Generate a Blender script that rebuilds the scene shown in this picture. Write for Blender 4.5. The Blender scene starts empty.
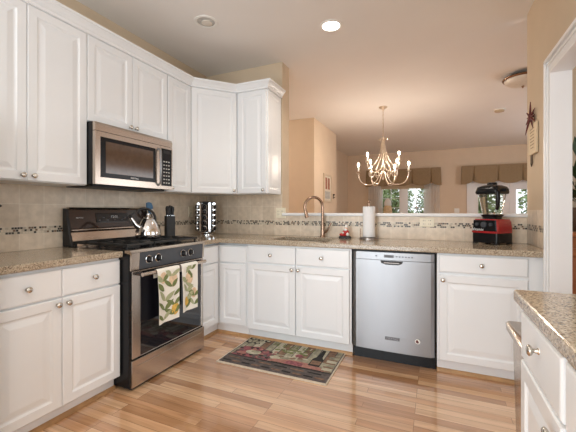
import bpy, bmesh, math, random
from mathutils import Vector, Matrix
C = bpy.context.scene
COL = C.collection
PI = math.pi

# ------------------------------------------------------------------ camera, world, light, exposure
CAM = (2.5088, -3.2738, 1.1791)
F_PX, YAW, V0 = 334.27, 0.4149, 210.7
cd = bpy.data.cameras.new('camera'); cam = bpy.data.objects.new('camera', cd); COL.objects.link(cam)
cam.location = CAM; cam.rotation_euler = (PI/2, 0, YAW)
cd.sensor_fit = 'HORIZONTAL'; cd.sensor_width = 36.0; cd.lens = 36.0*F_PX/576.0
cd.shift_x = 0.0; cd.shift_y = -(216.0-V0)/576.0
cd.clip_start = 0.02
C.camera = cam

W = bpy.data.worlds.new('world'); C.world = W; W.use_nodes = True
wn = W.node_tree; wn.nodes.clear()
wo = wn.nodes.new('ShaderNodeOutputWorld'); wb = wn.nodes.new('ShaderNodeBackground')
wb.inputs[0].default_value = (0.93, 0.97, 1.0, 1); wb.inputs[1].default_value = 1.6
wn.links.new(wb.outputs[0], wo.inputs[0])

def area(name, loc, rot, sx, sy, power, color):
    l = bpy.data.lights.new(name, 'AREA'); l.shape = 'RECTANGLE'; l.size = sx; l.size_y = sy
    l.energy = power; l.color = color
    o = bpy.data.objects.new(name, l); COL.objects.link(o); o.location = loc; o.rotation_euler = rot
    return o
# daylight through the glass doors behind the camera, and the hall window; kitchen and dining side lights are added fill
area('daylight_rear_doors', (1.22, -5.45, 1.3), (PI/2, 0, 0), 2.1, 2.3, 78, (0.84, 0.93, 1.0))
area('fill_kitchen_side', (3.385, -4.10, 1.60), (PI/2, 0, PI/2), 1.5, 1.2, 26, (0.86, 0.94, 1.0))  # added out of view to lift the cabinets on the left wall
area('daylight_hall_window', (5.9, -1.5, 1.5), (PI/2, 0, PI/2), 2.2, 1.8, 26, (0.80, 0.90, 1.0))
area('fill_dining_side', (5.95, 3.3, 1.45), (PI/2, 0, PI/2), 2.6, 1.7, 22, (0.95, 0.95, 1.0))  # added light from the unseen right side of the dining room

nl = bpy.data.lights.new('near_fill_spot', 'SPOT'); nl.energy = 34; nl.color = (1.0, 0.93, 0.84); nl.spot_size = math.radians(150); nl.spot_blend = 0.7; nl.shadow_soft_size = 0.07  # added spot without a fixture, brightens the floor and left base cabinets
no = bpy.data.objects.new('near_fill_spot', nl); COL.objects.link(no); no.location = (1.75, -2.75, 2.75)
hl = bpy.data.lights.new('hall_fill_point', 'POINT'); hl.energy = 32; hl.color = (1.0, 0.86, 0.70); hl.shadow_soft_size = 0.12  # unseen point light added to brighten the closet wall's front face
ho = bpy.data.objects.new('hall_fill_point', hl); COL.objects.link(ho); ho.location = (-0.9, 0.75, 2.55)

C.view_settings.view_transform = 'Standard'; C.view_settings.look = 'None'
C.view_settings.gamma = 1.0; C.view_settings.use_curve_mapping = False
C.view_settings.exposure = 0.20
try:
    C.cycles.use_denoising = True
    C.cycles.max_bounces = 10; C.cycles.diffuse_bounces = 5; C.cycles.caustics_reflective = False; C.cycles.caustics_refractive = False
    C.cycles.sample_clamp_indirect = 6.0
except Exception: pass

# ------------------------------------------------------------------ materials
def nt(name):
    m = bpy.data.materials.new(name); m.use_nodes = True
    n = m.node_tree; b = n.nodes['Principled BSDF']
    return m, n, b
def L(n, a, b): n.links.new(a, b)
def mat(name, col, rough=0.5, metal=0.0, var=0.04, scale=30.0, bump=0.0, spec=None, coat=0.0):
    """principled with a little procedural tone variation"""
    m, n, b = nt(name)
    tc = n.nodes.new('ShaderNodeTexCoord'); nz = n.nodes.new('ShaderNodeTexNoise')
    nz.inputs['Scale'].default_value = scale; nz.inputs['Detail'].default_value = 3
    L(n, tc.outputs['Object'], nz.inputs['Vector'])
    r = n.nodes.new('ShaderNodeValToRGB')
    r.color_ramp.elements[0].position = 0.3; r.color_ramp.elements[1].position = 0.7
    r.color_ramp.elements[0].color = tuple(max(0, c*(1-var)) for c in col)+(1,)
    r.color_ramp.elements[1].color = tuple(min(1, c*(1+var)) for c in col)+(1,)
    L(n, nz.outputs['Fac'], r.inputs[0]); L(n, r.outputs[0], b.inputs['Base Color'])
    b.inputs['Roughness'].default_value = rough; b.inputs['Metallic'].default_value = metal
    if spec is not None: b.inputs['Specular IOR Level'].default_value = spec
    if coat: b.inputs['Coat Weight'].default_value = coat; b.inputs['Coat Roughness'].default_value = 0.08
    if bump:
        bp = n.nodes.new('ShaderNodeBump'); bp.inputs['Strength'].default_value = bump; bp.inputs['Distance'].default_value = 0.002
        L(n, nz.outputs['Fac'], bp.inputs['Height']); L(n, bp.outputs[0], b.inputs['Normal'])
    return m
def brushed(name, col, rough=0.28, axis=2, metal=1.0, coarse=3.0, fine=400.0):
    m, n, b = nt(name)
    tc = n.nodes.new('ShaderNodeTexCoord'); mp = n.nodes.new('ShaderNodeMapping')
    s = [fine]*3; s[axis] = coarse
    mp.inputs['Scale'].default_value = s
    nz = n.nodes.new('ShaderNodeTexNoise'); nz.inputs['Scale'].default_value = 1; nz.inputs['Detail'].default_value = 2
    L(n, tc.outputs['Object'], mp.inputs[0]); L(n, mp.outputs[0], nz.inputs['Vector'])
    mr = n.nodes.new('ShaderNodeMapRange'); mr.inputs['To Min'].default_value = rough*0.9; mr.inputs['To Max'].default_value = rough*1.12
    L(n, nz.outputs['Fac'], mr.inputs['Value']); L(n, mr.outputs[0], b.inputs['Roughness'])
    b.inputs['Base Color'].default_value = (*col, 1); b.inputs['Metallic'].default_value = metal
    return m
def emit(name, col, s):
    m = bpy.data.materials.new(name); m.use_nodes = True; n = m.node_tree; n.nodes.clear()
    e = n.nodes.new('ShaderNodeEmission'); o = n.nodes.new('ShaderNodeOutputMaterial')
    e.inputs[0].default_value = (*col, 1); e.inputs[1].default_value = s; L(n, e.outputs[0], o.inputs[0]); return m
def glass(name, tint=(0.95, 0.97, 0.96), refl=0.5):
    m = bpy.data.materials.new(name); m.use_nodes = True; n = m.node_tree; n.nodes.clear()
    t = n.nodes.new('ShaderNodeBsdfTransparent'); g = n.nodes.new('ShaderNodeBsdfGlossy'); x = n.nodes.new('ShaderNodeMixShader')
    f = n.nodes.new('ShaderNodeFresnel'); f.inputs[0].default_value = 1.45
    mm = n.nodes.new('ShaderNodeMath'); mm.operation = 'MULTIPLY'; mm.inputs[1].default_value = refl
    o = n.nodes.new('ShaderNodeOutputMaterial')
    t.inputs[0].default_value = (*tint, 1); g.inputs['Roughness'].default_value = 0.02
    L(n, f.outputs[0], mm.inputs[0]); L(n, mm.outputs[0], x.inputs[0]); L(n, t.outputs[0], x.inputs[1]); L(n, g.outputs[0], x.inputs[2]); L(n, x.outputs[0], o.inputs[0])
    return m

def granite():
    m, n, b = nt('granite')
    tc = n.nodes.new('ShaderNodeTexCoord')
    v = n.nodes.new('ShaderNodeTexVoronoi'); v.inputs['Scale'].default_value = 230
    nz = n.nodes.new('ShaderNodeTexNoise'); nz.inputs['Scale'].default_value = 110; nz.inputs['Detail'].default_value = 5; nz.inputs['Roughness'].default_value = .7
    L(n, tc.outputs['Object'], v.inputs['Vector']); L(n, tc.outputs['Object'], nz.inputs['Vector'])
    bw = n.nodes.new('ShaderNodeRGBToBW'); L(n, v.outputs['Color'], bw.inputs[0])
    r = n.nodes.new('ShaderNodeValToRGB'); e = r.color_ramp.elements
    e[0].position = 0.12; e[0].color = (0.13, 0.10, 0.08, 1)
    e[1].position = 0.9; e[1].color = (0.62, 0.57, 0.46, 1)
    for p, c in ((0.25, (0.33, 0.265, 0.19, 1)), (0.42, (0.46, 0.395, 0.30, 1)), (0.62, (0.53, 0.47, 0.37, 1))):
        k = e.new(p); k.color = c
    r2 = n.nodes.new('ShaderNodeValToRGB'); r2.color_ramp.elements[0].position = .35; r2.color_ramp.elements[1].position = .65
    r2.color_ramp.elements[0].color = (0.62, 0.55, 0.5, 1); r2.color_ramp.elements[1].color = (1.1, 1.05, 1, 1)
    L(n, bw.outputs[0], r.inputs[0]); L(n, nz.outputs['Fac'], r2.inputs[0])
    mx = n.nodes.new('ShaderNodeMix'); mx.data_type = 'RGBA'; mx.blend_type = 'MULTIPLY'; mx.inputs['Factor'].default_value = 0.85
    L(n, r.outputs[0], mx.inputs['A']); L(n, r2.outputs[0], mx.inputs['B']); L(n, mx.outputs['Result'], b.inputs['Base Color'])
    b.inputs['Roughness'].default_value = 0.14
    return m

def wood_floor():
    m, n, b = nt('oak_strip_floor')
    tc = n.nodes.new('ShaderNodeTexCoord')
    br = n.nodes.new('ShaderNodeTexBrick'); br.offset = 0.37; br.offset_frequency = 3; br.squash = 1
    br.inputs['Scale'].default_value = 1; br.inputs['Brick Width'].default_value = 0.80; br.inputs['Row Height'].default_value = 0.060
    br.inputs['Mortar Size'].default_value = 0.0012; br.inputs['Mortar Smooth'].default_value = 0.2; br.inputs['Bias'].default_value = 0.0
    br.inputs['Color1'].default_value = (0, 0, 0, 1); br.inputs['Color2'].default_value = (1, 1, 1, 1); br.inputs['Mortar'].default_value = (0.5, 0.5, 0.5, 1)
    L(n, tc.outputs['Object'], br.inputs['Vector'])
    # grain stretched along the boards, shifted per board
    mp = n.nodes.new('ShaderNodeMapping'); mp.inputs['Scale'].default_value = (2.2, 38, 1)
    ad = n.nodes.new('ShaderNodeVectorMath'); ad.operation = 'ADD'
    sc = n.nodes.new('ShaderNodeVectorMath'); sc.operation = 'SCALE'; sc.inputs['Scale'].default_value = 7.0
    L(n, br.outputs['Color'], sc.inputs[0]); L(n, tc.outputs['Object'], ad.inputs[0]); L(n, sc.outputs[0], ad.inputs[1]); L(n, ad.outputs[0], mp.inputs[0])
    nz = n.nodes.new('ShaderNodeTexNoise'); nz.inputs['Scale'].default_value = 1; nz.inputs['Detail'].default_value = 5; nz.inputs['Distortion'].default_value = 0.6
    L(n, mp.outputs[0], nz.inputs['Vector'])
    r = n.nodes.new('ShaderNodeValToRGB'); e = r.color_ramp.elements
    e[0].position = 0.0; e[0].color = (0.44, 0.225, 0.11, 1); e[1].position = 1.0; e[1].color = (0.79, 0.52, 0.32, 1)
    k = e.new(0.35); k.color = (0.62, 0.34, 0.175, 1); k = e.new(0.7); k.color = (0.74, 0.455, 0.26, 1)
    bw = n.nodes.new('ShaderNodeRGBToBW'); L(n, br.outputs['Color'], bw.inputs[0]); L(n, bw.outputs[0], r.inputs[0])
    r2 = n.nodes.new('ShaderNodeValToRGB'); r2.color_ramp.elements[0].position = .3; r2.color_ramp.elements[1].position = .72
    r2.color_ramp.elements[0].color = (0.72, 0.68, 0.62, 1); r2.color_ramp.elements[1].color = (1.08, 1.08, 1.08, 1)
    L(n, nz.outputs['Fac'], r2.inputs[0])
    mx = n.nodes.new('ShaderNodeMix'); mx.data_type = 'RGBA'; mx.blend_type = 'MULTIPLY'; mx.inputs['Factor'].default_value = 1.0
    L(n, r.outputs[0], mx.inputs['A']); L(n, r2.outputs[0], mx.inputs['B'])
    mo = n.nodes.new('ShaderNodeMix'); mo.data_type = 'RGBA'
    mo.inputs['B'].default_value = (0.22, 0.11, 0.05, 1)
    L(n, br.outputs['Fac'], mo.inputs['Factor']); L(n, mx.outputs['Result'], mo.inputs['A']); L(n, mo.outputs['Result'], b.inputs['Base Color'])
    b.inputs['Roughness'].default_value = 0.24
    b.inputs['Coat Weight'].default_value = 0.9; b.inputs['Coat Roughness'].default_value = 0.06; b.inputs['Coat IOR'].default_value = 1.6
    bp = n.nodes.new('ShaderNodeBump'); bp.inputs['Strength'].default_value = 0.25; bp.inputs['Distance'].default_value = 0.001; bp.invert = True
    L(n, br.outputs['Fac'], bp.inputs['Height']); L(n, bp.outputs[0], b.inputs['Normal'])
    return m

def tile(name, along):
    """stone tiles with a mosaic border; 'along' = object axis that runs along the wall"""
    m, n, b = nt(name)
    tc = n.nodes.new('ShaderNodeTexCoord'); sp = n.nodes.new('ShaderNodeSeparateXYZ'); L(n, tc.outputs['Object'], sp.inputs[0])
    def brick(w, h, z0, off, c1, c2, mort, ms):
        cb = n.nodes.new('ShaderNodeCombineXYZ'); su = n.nodes.new('ShaderNodeMath'); su.operation = 'SUBTRACT'; su.inputs[1].default_value = z0
        L(n, sp.outputs['Z'], su.inputs[0]); L(n, sp.outputs[along], cb.inputs[0]); L(n, su.outputs[0], cb.inputs[1])
        br = n.nodes.new('ShaderNodeTexBrick'); br.offset = off; br.inputs['Scale'].default_value = 1
        br.inputs['Brick Width'].default_value = w; br.inputs['Row Height'].default_value = h; br.inputs['Mortar Size'].default_value = ms
        br.inputs['Mortar Smooth'].default_value = 0.1
        br.inputs['Color1'].default_value = c1; br.inputs['Color2'].default_value = c2; br.inputs['Mortar'].default_value = mort
        L(n, cb.outputs[0], br.inputs['Vector']); return br
    t1 = brick(0.152, 0.152, 1.072, 0.0, (0.70, 0.585, 0.455, 1), (0.82, 0.70, 0.56, 1), (0.84, 0.75, 0.62, 1), 0.0022)
    t2 = brick(0.152, 0.152, 0.876, 0.0, (0.70, 0.585, 0.455, 1), (0.82, 0.70, 0.56, 1), (0.84, 0.75, 0.62, 1), 0.0022)
    t3 = brick(0.0165, 0.0155, 1.0255, 0.5, (0, 0, 0, 1), (1, 1, 1, 1), (0.5, 0.5, 0.5, 1), 0.0014)
    mo_rgb = n.nodes.new('ShaderNodeRGB'); mo_rgb.outputs[0].default_value = (0.60, 0.53, 0.42, 1)
    def lt(v):
        a = n.nodes.new('ShaderNodeMath'); a.operation = 'LESS_THAN'; a.inputs[1].default_value = v; L(n, sp.outputs['Z'], a.inputs[0]); return a
    a1, a2 = lt(1.072), lt(1.0255)
    def mix(f, A, Bc):
        x = n.nodes.new('ShaderNodeMix'); x.data_type = 'RGBA'; L(n, f, x.inputs['Factor']); L(n, A, x.inputs['A']); L(n, Bc, x.inputs['B']); return x.outputs['Result']
    mb = n.nodes.new('ShaderNodeRGBToBW'); L(n, t3.outputs['Color'], mb.inputs[0])
    mr = n.nodes.new('ShaderNodeValToRGB'); mr.color_ramp.interpolation = 'CONSTANT'; me_ = mr.color_ramp.elements
    me_[0].position = 0.0; me_[0].color = (0.022, 0.016, 0.013, 1); me_[1].position = 0.80; me_[1].color = (0.55, 0.47, 0.36, 1)
    for p_, c_ in ((0.26, (0.20, 0.11, 0.06, 1)), (0.36, (0.72, 0.63, 0.50, 1)), (0.70, (0.035, 0.028, 0.024, 1))): kk = me_.new(p_); kk.color = c_
    L(n, mb.outputs[0], mr.inputs[0])
    c = mix(a1.outputs[0], t1.outputs['Color'], mix(t3.outputs['Fac'], mr.outputs['Color'], mo_rgb.outputs[0])); c = mix(a2.outputs[0], c, t2.outputs['Color'])
    nz = n.nodes.new('ShaderNodeTexNoise'); nz.inputs['Scale'].default_value = 22; nz.inputs['Detail'].default_value = 5
    L(n, tc.outputs['Object'], nz.inputs['Vector'])
    r2 = n.nodes.new('ShaderNodeValToRGB'); r2.color_ramp.elements[0].position = .3; r2.color_ramp.elements[1].position = .7
    r2.color_ramp.elements[0].color = (0.86, 0.85, 0.83, 1); r2.color_ramp.elements[1].color = (1.05, 1.05, 1.05, 1)
    L(n, nz.outputs['Fac'], r2.inputs[0])
    mx = n.nodes.new('ShaderNodeMix'); mx.data_type = 'RGBA'; mx.blend_type = 'MULTIPLY'; mx.inputs['Factor'].default_value = 1
    L(n, c, mx.inputs['A']); L(n, r2.outputs[0], mx.inputs['B']); L(n, mx.outputs['Result'], b.inputs['Base Color'])
    b.inputs['Roughness'].default_value = 0.35
    return m

def burlap():
    m, n, b = nt('woven_brown_cloth')
    tc = n.nodes.new('ShaderNodeTexCoord')
    r = n.nodes.new('ShaderNodeValToRGB'); r.color_ramp.elements[0].color = (0.21, 0.145, 0.08, 1); r.color_ramp.elements[1].color = (0.40, 0.29, 0.17, 1)
    nz = n.nodes.new('ShaderNodeTexNoise'); nz.inputs['Scale'].default_value = 60; nz.inputs['Detail'].default_value = 4
    L(n, tc.outputs['Object'], nz.inputs['Vector']); L(n, nz.outputs['Fac'], r.inputs[0]); L(n, r.outputs[0], b.inputs['Base Color'])
    b.inputs['Roughness'].default_value = 0.9
    return m

def sheer_mat():
    m = bpy.data.materials.new('sheer_white'); m.use_nodes = True; n = m.node_tree; b = n.nodes['Principled BSDF']; o = n.nodes['Material Output']
    b.inputs['Base Color'].default_value = (0.9, 0.88, 0.85, 1); b.inputs['Roughness'].default_value = 0.8
    tr = n.nodes.new('ShaderNodeBsdfTranslucent'); tr.inputs[0].default_value = (0.9, 0.88, 0.85, 1)
    tp = n.nodes.new('ShaderNodeBsdfTransparent')
    x = n.nodes.new('ShaderNodeMixShader'); x.inputs[0].default_value = 0.6; L(n, b.outputs[0], x.inputs[1]); L(n, tr.outputs[0], x.inputs[2])
    y = n.nodes.new('ShaderNodeMixShader'); y.inputs[0].default_value = 0.12; L(n, x.outputs[0], y.inputs[1]); L(n, tp.outputs[0], y.inputs[2])
    L(n, y.outputs[0], o.inputs[0]); return m

M = dict(
    white=mat('white_cabinet_paint', (0.82, 0.838, 0.85), 0.30, var=0.008, scale=6),
    trim=mat('white_trim_paint', (0.83, 0.83, 0.83), 0.35, var=0.01, scale=6),
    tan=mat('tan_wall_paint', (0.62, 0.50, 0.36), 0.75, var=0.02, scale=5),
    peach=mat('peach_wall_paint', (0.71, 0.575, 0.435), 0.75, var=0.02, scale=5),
    ceil=mat('ceiling_paint', (0.82, 0.795, 0.765), 0.9, var=0.01, scale=3),
    floor=wood_floor(), granite=granite(), tile_x=tile('stone_tile_back', 'X'), tile_y=tile('stone_tile_side', 'Y'),
    shoe=mat('honey_wood', (0.45, 0.26, 0.12), 0.35, var=0.15, scale=20),
    steel=brushed('stainless_steel', (0.57, 0.49, 0.42), 0.24, axis=0, fine=90), steel_v=brushed('stainless_steel_upright', (0.60, 0.54, 0.48), 0.26, axis=2, fine=90),  # warm reflections of floor and walls tinted into both steel colours
    steel_light=brushed('light_stainless_panel', (0.29, 0.292, 0.30), 0.36, axis=2, fine=60),
    steel_dark=brushed('dark_stainless', (0.30, 0.28, 0.27), 0.3, axis=0),
    nickel=mat('satin_nickel', (0.62, 0.58, 0.52), 0.25, 1.0, var=0.02),
    chrome=mat('chrome', (0.85, 0.85, 0.85), 0.08, 1.0, var=0.01),
    bronze=mat('copper_bronze', (0.36, 0.24, 0.17), 0.25, 1.0, var=0.1, scale=12),
    black=mat('black_enamel', (0.009, 0.009, 0.010), 0.22, var=0.1, spec=0.25),
    blackmat=mat('black_matte', (0.016, 0.015, 0.015), 0.5, var=0.15),
    charcoal=mat('charcoal_panel', (0.055, 0.06, 0.07), 0.25, var=0.06),
    bronzeglass=mat('brown_black_glass', (0.035, 0.018, 0.012), 0.10, var=0.1, spec=0.8),
    ovenglass=mat('oven_door_glass', (0.008, 0.008, 0.012), 0.05, var=0.1, spec=0.9),
    mwglass=mat('microwave_door_glass', (0.085, 0.05, 0.03), 0.10, var=0.1, spec=0.8),
    iron=mat('cast_iron', (0.02, 0.02, 0.02), 0.55, var=0.2, bump=0.3),
    ivory=mat('ivory_plastic', (0.86, 0.79, 0.62), 0.35, var=0.02),
    slot=mat('dark_slot', (0.05, 0.04, 0.03), 0.6),
    whiteplastic=mat('white_plastic', (0.85, 0.84, 0.80), 0.35, var=0.01),
    paper=mat('white_paper', (0.88, 0.88, 0.88), 0.9, var=0.015, scale=60, bump=0.3),
    red=mat('glossy_red', (0.36, 0.012, 0.015), 0.22, var=0.05, coat=0.5),
    santared=mat('ornament_red', (0.50, 0.02, 0.02), 0.35, var=0.05),
    skin=mat('ornament_skin', (0.75, 0.45, 0.32), 0.5),
    blue=mat('blue_silicone', (0.10, 0.24, 0.42), 0.4),
    cream=mat('cream_cloth', (0.86, 0.83, 0.75), 0.9, var=0.03, scale=200, bump=0.4),
    leaf1=mat('printed_green', (0.17, 0.21, 0.075), 0.9, var=0.25, scale=120), leaf2=mat('printed_sage', (0.40, 0.42, 0.25), 0.9, var=0.2, scale=120),
    lemon=mat('printed_yellow', (0.72, 0.46, 0.10), 0.9, var=0.15, scale=60), peachp=mat('printed_peach', (0.74, 0.56, 0.38), 0.9, var=0.15, scale=60),
    burlap=burlap(), sheer=sheer_mat(), shade=mat('tan_shade_cloth', (0.55, 0.43, 0.29), 0.9, var=0.06, scale=40),
    pane=glass('window_pane', (0.97, 0.98, 0.98), 0.4), jar=glass('clear_jar', (0.93, 0.92, 0.90), 0.9), spiceglass=glass('spice_glass', (0.55, 0.40, 0.28), 0.8),
    chand=mat('brushed_champagne', (0.70, 0.60, 0.48), 0.28, 1.0, var=0.03),
    bulb=emit('warm_bulb', (1.0, 0.85, 0.70), 560.0), canlight=emit('lit_can_lens', (1.0, 0.95, 0.88), 9.0),
    frost=mat('frosted_bowl_glass', (0.72, 0.66, 0.58), 0.35, var=0.04),
    maroon=mat('maroon_twig', (0.11, 0.02, 0.018), 0.6, var=0.2), plaque=mat('plaque_board', (0.70, 0.58, 0.40), 0.7, var=0.05), ink=mat('faded_ink', (0.36, 0.27, 0.17), 0.8),
    ironrod=mat('dark_wire', (0.10, 0.07, 0.045), 0.45, 0.6),
    foliage=mat('foliage', (0.22, 0.29, 0.13), 0.7, var=0.5, scale=2.0), bark=mat('bark', (0.12, 0.08, 0.05), 0.9, var=0.3),
    lawn=mat('lawn', (0.10, 0.16, 0.05), 0.9, var=0.3, scale=3),
    cherry=mat('cherry_wood', (0.36, 0.13, 0.05), 0.3, var=0.25, scale=14), plantleaf=mat('house_plant_leaf', (0.03, 0.06, 0.02), 0.4, var=0.4),
    terracotta=mat('glazed_pot', (0.16, 0.10, 0.07), 0.3), vase=mat('honey_glazed_jar', (0.70, 0.52, 0.30), 0.3, var=0.2, scale=18),
    frame=mat('picture_frame_pale', (0.62, 0.50, 0.36), 0.5, var=0.08), artred=mat('art_russet', (0.34, 0.13, 0.07), 0.7, var=0.3, scale=18), artgrey=mat('art_grey', (0.50, 0.49, 0.46), 0.7, var=0.2, scale=25), artpale=mat('art_pale', (0.72, 0.66, 0.56), 0.7),
    badge=mat('badge_grey', (0.10, 0.10, 0.11), 0.4), displ=mat('display_black', (0.010, 0.011, 0.012), 0.25), textwhite=mat('white_lettering', (0.8, 0.8, 0.8), 0.5),
    # rug print
    rug_sage=mat('rug_sage', (0.31, 0.285, 0.20), 0.95, var=0.4, scale=26, bump=0.6), rug_dark=mat('rug_charcoal', (0.105, 0.085, 0.078), 0.95, var=0.35, scale=35, bump=0.6),
    rug_edge=mat('rug_cream_binding', (0.62, 0.52, 0.40), 0.95, var=0.08), rug_plum=mat('rug_plum', (0.24, 0.075, 0.085), 0.95, var=0.45, scale=60),
    rug_olive=mat('rug_olive', (0.15, 0.17, 0.055), 0.95, var=0.4, scale=50), rug_pale=mat('rug_pale', (0.46, 0.42, 0.31), 0.95, var=0.2, scale=40), rug_black=mat('rug_black', (0.02, 0.018, 0.016), 0.95), rug_brown=mat('rug_brown', (0.21, 0.12, 0.075), 0.95, var=0.4, scale=40), rug_rose=mat('rug_rose', (0.34, 0.155, 0.12), 0.95, var=0.3, scale=40),
)

# ------------------------------------------------------------------ mesh helpers
class B:
    def __init__(s): s.bm = bmesh.new()
    def box(s, x0, x1, y0, y1, z0, z1, mi=0):
        vs = [s.bm.verts.new(p) for p in ((x0,y0,z0),(x1,y0,z0),(x1,y1,z0),(x0,y1,z0),(x0,y0,z1),(x1,y0,z1),(x1,y1,z1),(x0,y1,z1))]
        for f in ((0,3,2,1),(4,5,6,7),(0,1,5,4),(1,2,6,5),(2,3,7,6),(3,0,4,7)):
            s.bm.faces.new([vs[i] for i in f]).material_index = mi
        return vs
    def obox(s, c, size, rot, mi=0):
        vs = s.box(-size[0]/2, size[0]/2, -size[1]/2, size[1]/2, -size[2]/2, size[2]/2, mi)
        R = rot.to_matrix() if hasattr(rot, 'to_matrix') else rot
        for v in vs: v.co = R @ v.co + Vector(c)
    def prism(s, pts, z0, z1, mi=0, mi_top=None):
        a = [s.bm.verts.new((x, y, z0)) for x, y in pts]; b = [s.bm.verts.new((x, y, z1)) for x, y in pts]; n = len(pts)
        s.bm.faces.new(a[::-1]).material_index = mi; s.bm.faces.new(b).material_index = mi if mi_top is None else mi_top
        for i in range(n): s.bm.faces.new((a[i], a[(i+1) % n], b[(i+1) % n], b[i])).material_index = mi
    def rings(s, rings, mi=0, caps=(True, True), closed=True):
        rv = [[s.bm.verts.new(p) for p in r] for r in rings]; n = len(rv[0])
        for a, b in zip(rv, rv[1:]):
            for i in range(n if closed else n-1):
                f = s.bm.faces.new((a[i], a[(i+1) % n], b[(i+1) % n], b[i])); f.material_index = mi
        if closed and caps[0]: s.bm.faces.new(rv[0][::-1]).material_index = mi
        if closed and caps[1]: s.bm.faces.new(rv[-1]).material_index = mi
    def lathe(s, prof, c=(0,0,0), axis='z', seg=24, mi=0):
        """prof: (radius, height) list"""
        R = []
        for r, h in prof:
            ring = []
            for k in range(seg):
                a = 2*PI*k/seg; x, y = max(r, 1e-5)*math.cos(a), max(r, 1e-5)*math.sin(a)
                p = {'z': (x, y, h), '-y': (x, -h, y), 'y': (y, h, x), 'x': (h, x, y), '-x': (-h, y, x)}[axis]
                ring.append((p[0]+c[0], p[1]+c[1], p[2]+c[2]))
            R.append(ring)
        s.rings(R, mi)
    def cyl(s, p0, p1, r0, r1=None, seg=16, mi=0): s.tube([p0, p1], [r0, r0 if r1 is None else r1], seg, mi)
    def tube(s, path, r, seg=10, mi=0, caps=True):
        P = [Vector(p) for p in path]; n = len(P)
        rr = r if isinstance(r, (list, tuple)) else [r]*n
        T = [(P[min(i+1, n-1)]-P[max(i-1, 0)]).normalized() for i in range(n)]
        u = T[0].orthogonal().normalized(); R = []
        for i in range(n):
            u = (u - T[i]*u.dot(T[i]))
            u = u.normalized() if u.length > 1e-6 else T[i].orthogonal().normalized()
            w = T[i].cross(u)
            R.append([tuple(P[i]+u*(rr[i]*math.cos(2*PI*k/seg))+w*(rr[i]*math.sin(2*PI*k/seg))) for k in range(seg)])
        s.rings(R, mi, (caps, caps))
    def panel(s, prof, w, h, x=0, z=0, y=0, mi=0):
        """rectangular stepped panel facing -y: prof = (inset, depth) from the back outwards"""
        s.rings([[(x+i, y+d, z+i), (x+w-i, y+d, z+i), (x+w-i, y+d, z+h-i), (x+i, y+d, z+h-i)] for i, d in prof], mi)
    def ball(s, c, r, sx=1, sy=1, sz=1, seg=14, mi=0):
        n = seg//2+1
        s.lathe([(r*math.sin(PI*k/n), -r*math.cos(PI*k/n)) for k in range(n+1)], (0,0,0), 'z', seg, mi) if 0 else None
        R = []
        for k in range(n+1):
            a = PI*k/n; q = max(math.sin(a), 1e-4)*r; zz = -math.cos(a)*r
            R.append([(c[0]+sx*q*math.cos(2*PI*j/seg), c[1]+sy*q*math.sin(2*PI*j/seg), c[2]+sz*zz) for j in range(seg)])
        s.rings(R, mi)
    def build(s, name, mats, parent=None, loc=None, rot=None, smooth=False, bevel=0, seg=2, sub=0, solid=0):
        bmesh.ops.recalc_face_normals(s.bm, faces=s.bm.faces)
        me = bpy.data.meshes.new(name); s.bm.to_mesh(me); s.bm.free()
        for m in (mats if isinstance(mats, (list, tuple)) else [mats]): me.materials.append(m)
        if smooth:
            for p in me.polygons: p.use_smooth = True
            try: me.set_sharp_from_angle(angle=math.radians(50))
            except Exception: pass
        o = bpy.data.objects.new(name, me); COL.objects.link(o)
        if parent is not None: o.parent = parent
        if loc is not None: o.location = loc
        if rot is not None: o.rotation_euler = rot
        if solid: md = o.modifiers.new('solid', 'SOLIDIFY'); md.thickness = solid; md.offset = 0
        if bevel: md = o.modifiers.new('bevel', 'BEVEL'); md.width = bevel; md.segments = seg; md.limit_method = 'ANGLE'; md.angle_limit = math.radians(40)
        if sub: md = o.modifiers.new('sub', 'SUBSURF'); md.levels = sub; md.render_levels = sub
        return o
def tag(o, label, cat, group=None, kind=None):
    o['label'] = label; o['category'] = cat
    if group: o['group'] = group
    if kind: o['kind'] = kind
    return o
def thing(name, label, cat, loc=(0,0,0), rz=0, group=None):
    o = bpy.data.objects.new(name, None); COL.objects.link(o); o.location = loc; o.rotation_euler = (0, 0, rz); o.empty_display_size = 0.1
    return tag(o, label, cat, group)
def struct(b, name, m, **k):
    o = b.build(name, m, **k)
    if o.parent is None: o['kind'] = 'structure'
    return o
def copy_tree(o, parent=None):
    c = o.copy(); COL.objects.link(c)
    if parent is not None: c.parent = parent
    for ch in [x for x in list(o.children)]: copy_tree(ch, c)
    return c
def text(name, body, size, mtl, parent, loc, rot, depth=0.0004):
    cu = bpy.data.curves.new(name, 'FONT'); cu.body = body; cu.size = size; cu.extrude = depth; cu.align_x = 'CENTER'; cu.align_y = 'CENTER'; cu.resolution_u = 2
    t = bpy.data.objects.new(name, cu); COL.objects.link(t)
    dg = bpy.context.evaluated_depsgraph_get(); me = bpy.data.meshes.new_from_object(t.evaluated_get(dg))
    bpy.data.objects.remove(t); me.materials.clear(); me.materials.append(mtl)
    o = bpy.data.objects.new(name, me); COL.objects.link(o); o.parent = parent; o.location = loc; o.rotation_euler = rot
    return o
def bez(p0, p1, p2, p3, n=12):
    out = []
    for i in range(n+1):
        t = i/n; a = (1-t)**3; b = 3*t*(1-t)**2; c = 3*t*t*(1-t); d = t**3
        out.append(tuple(a*p0[k]+b*p1[k]+c*p2[k]+d*p3[k] for k in range(3)))
    return out

# ------------------------------------------------------------------ room dimensions
H = 2.785                # ceiling
XR = 3.20               # right kitchen wall
XW = 1.00               # end of the full-height back wall
YF = 6.42               # far dining wall
YB = 0.18               # back wall thickness
LEDGE = 1.155
CT, CB = 0.915, 0.875   # counter top / bottom
LH = PI/2               # left-wall things: rotate so local -y faces +x

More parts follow.
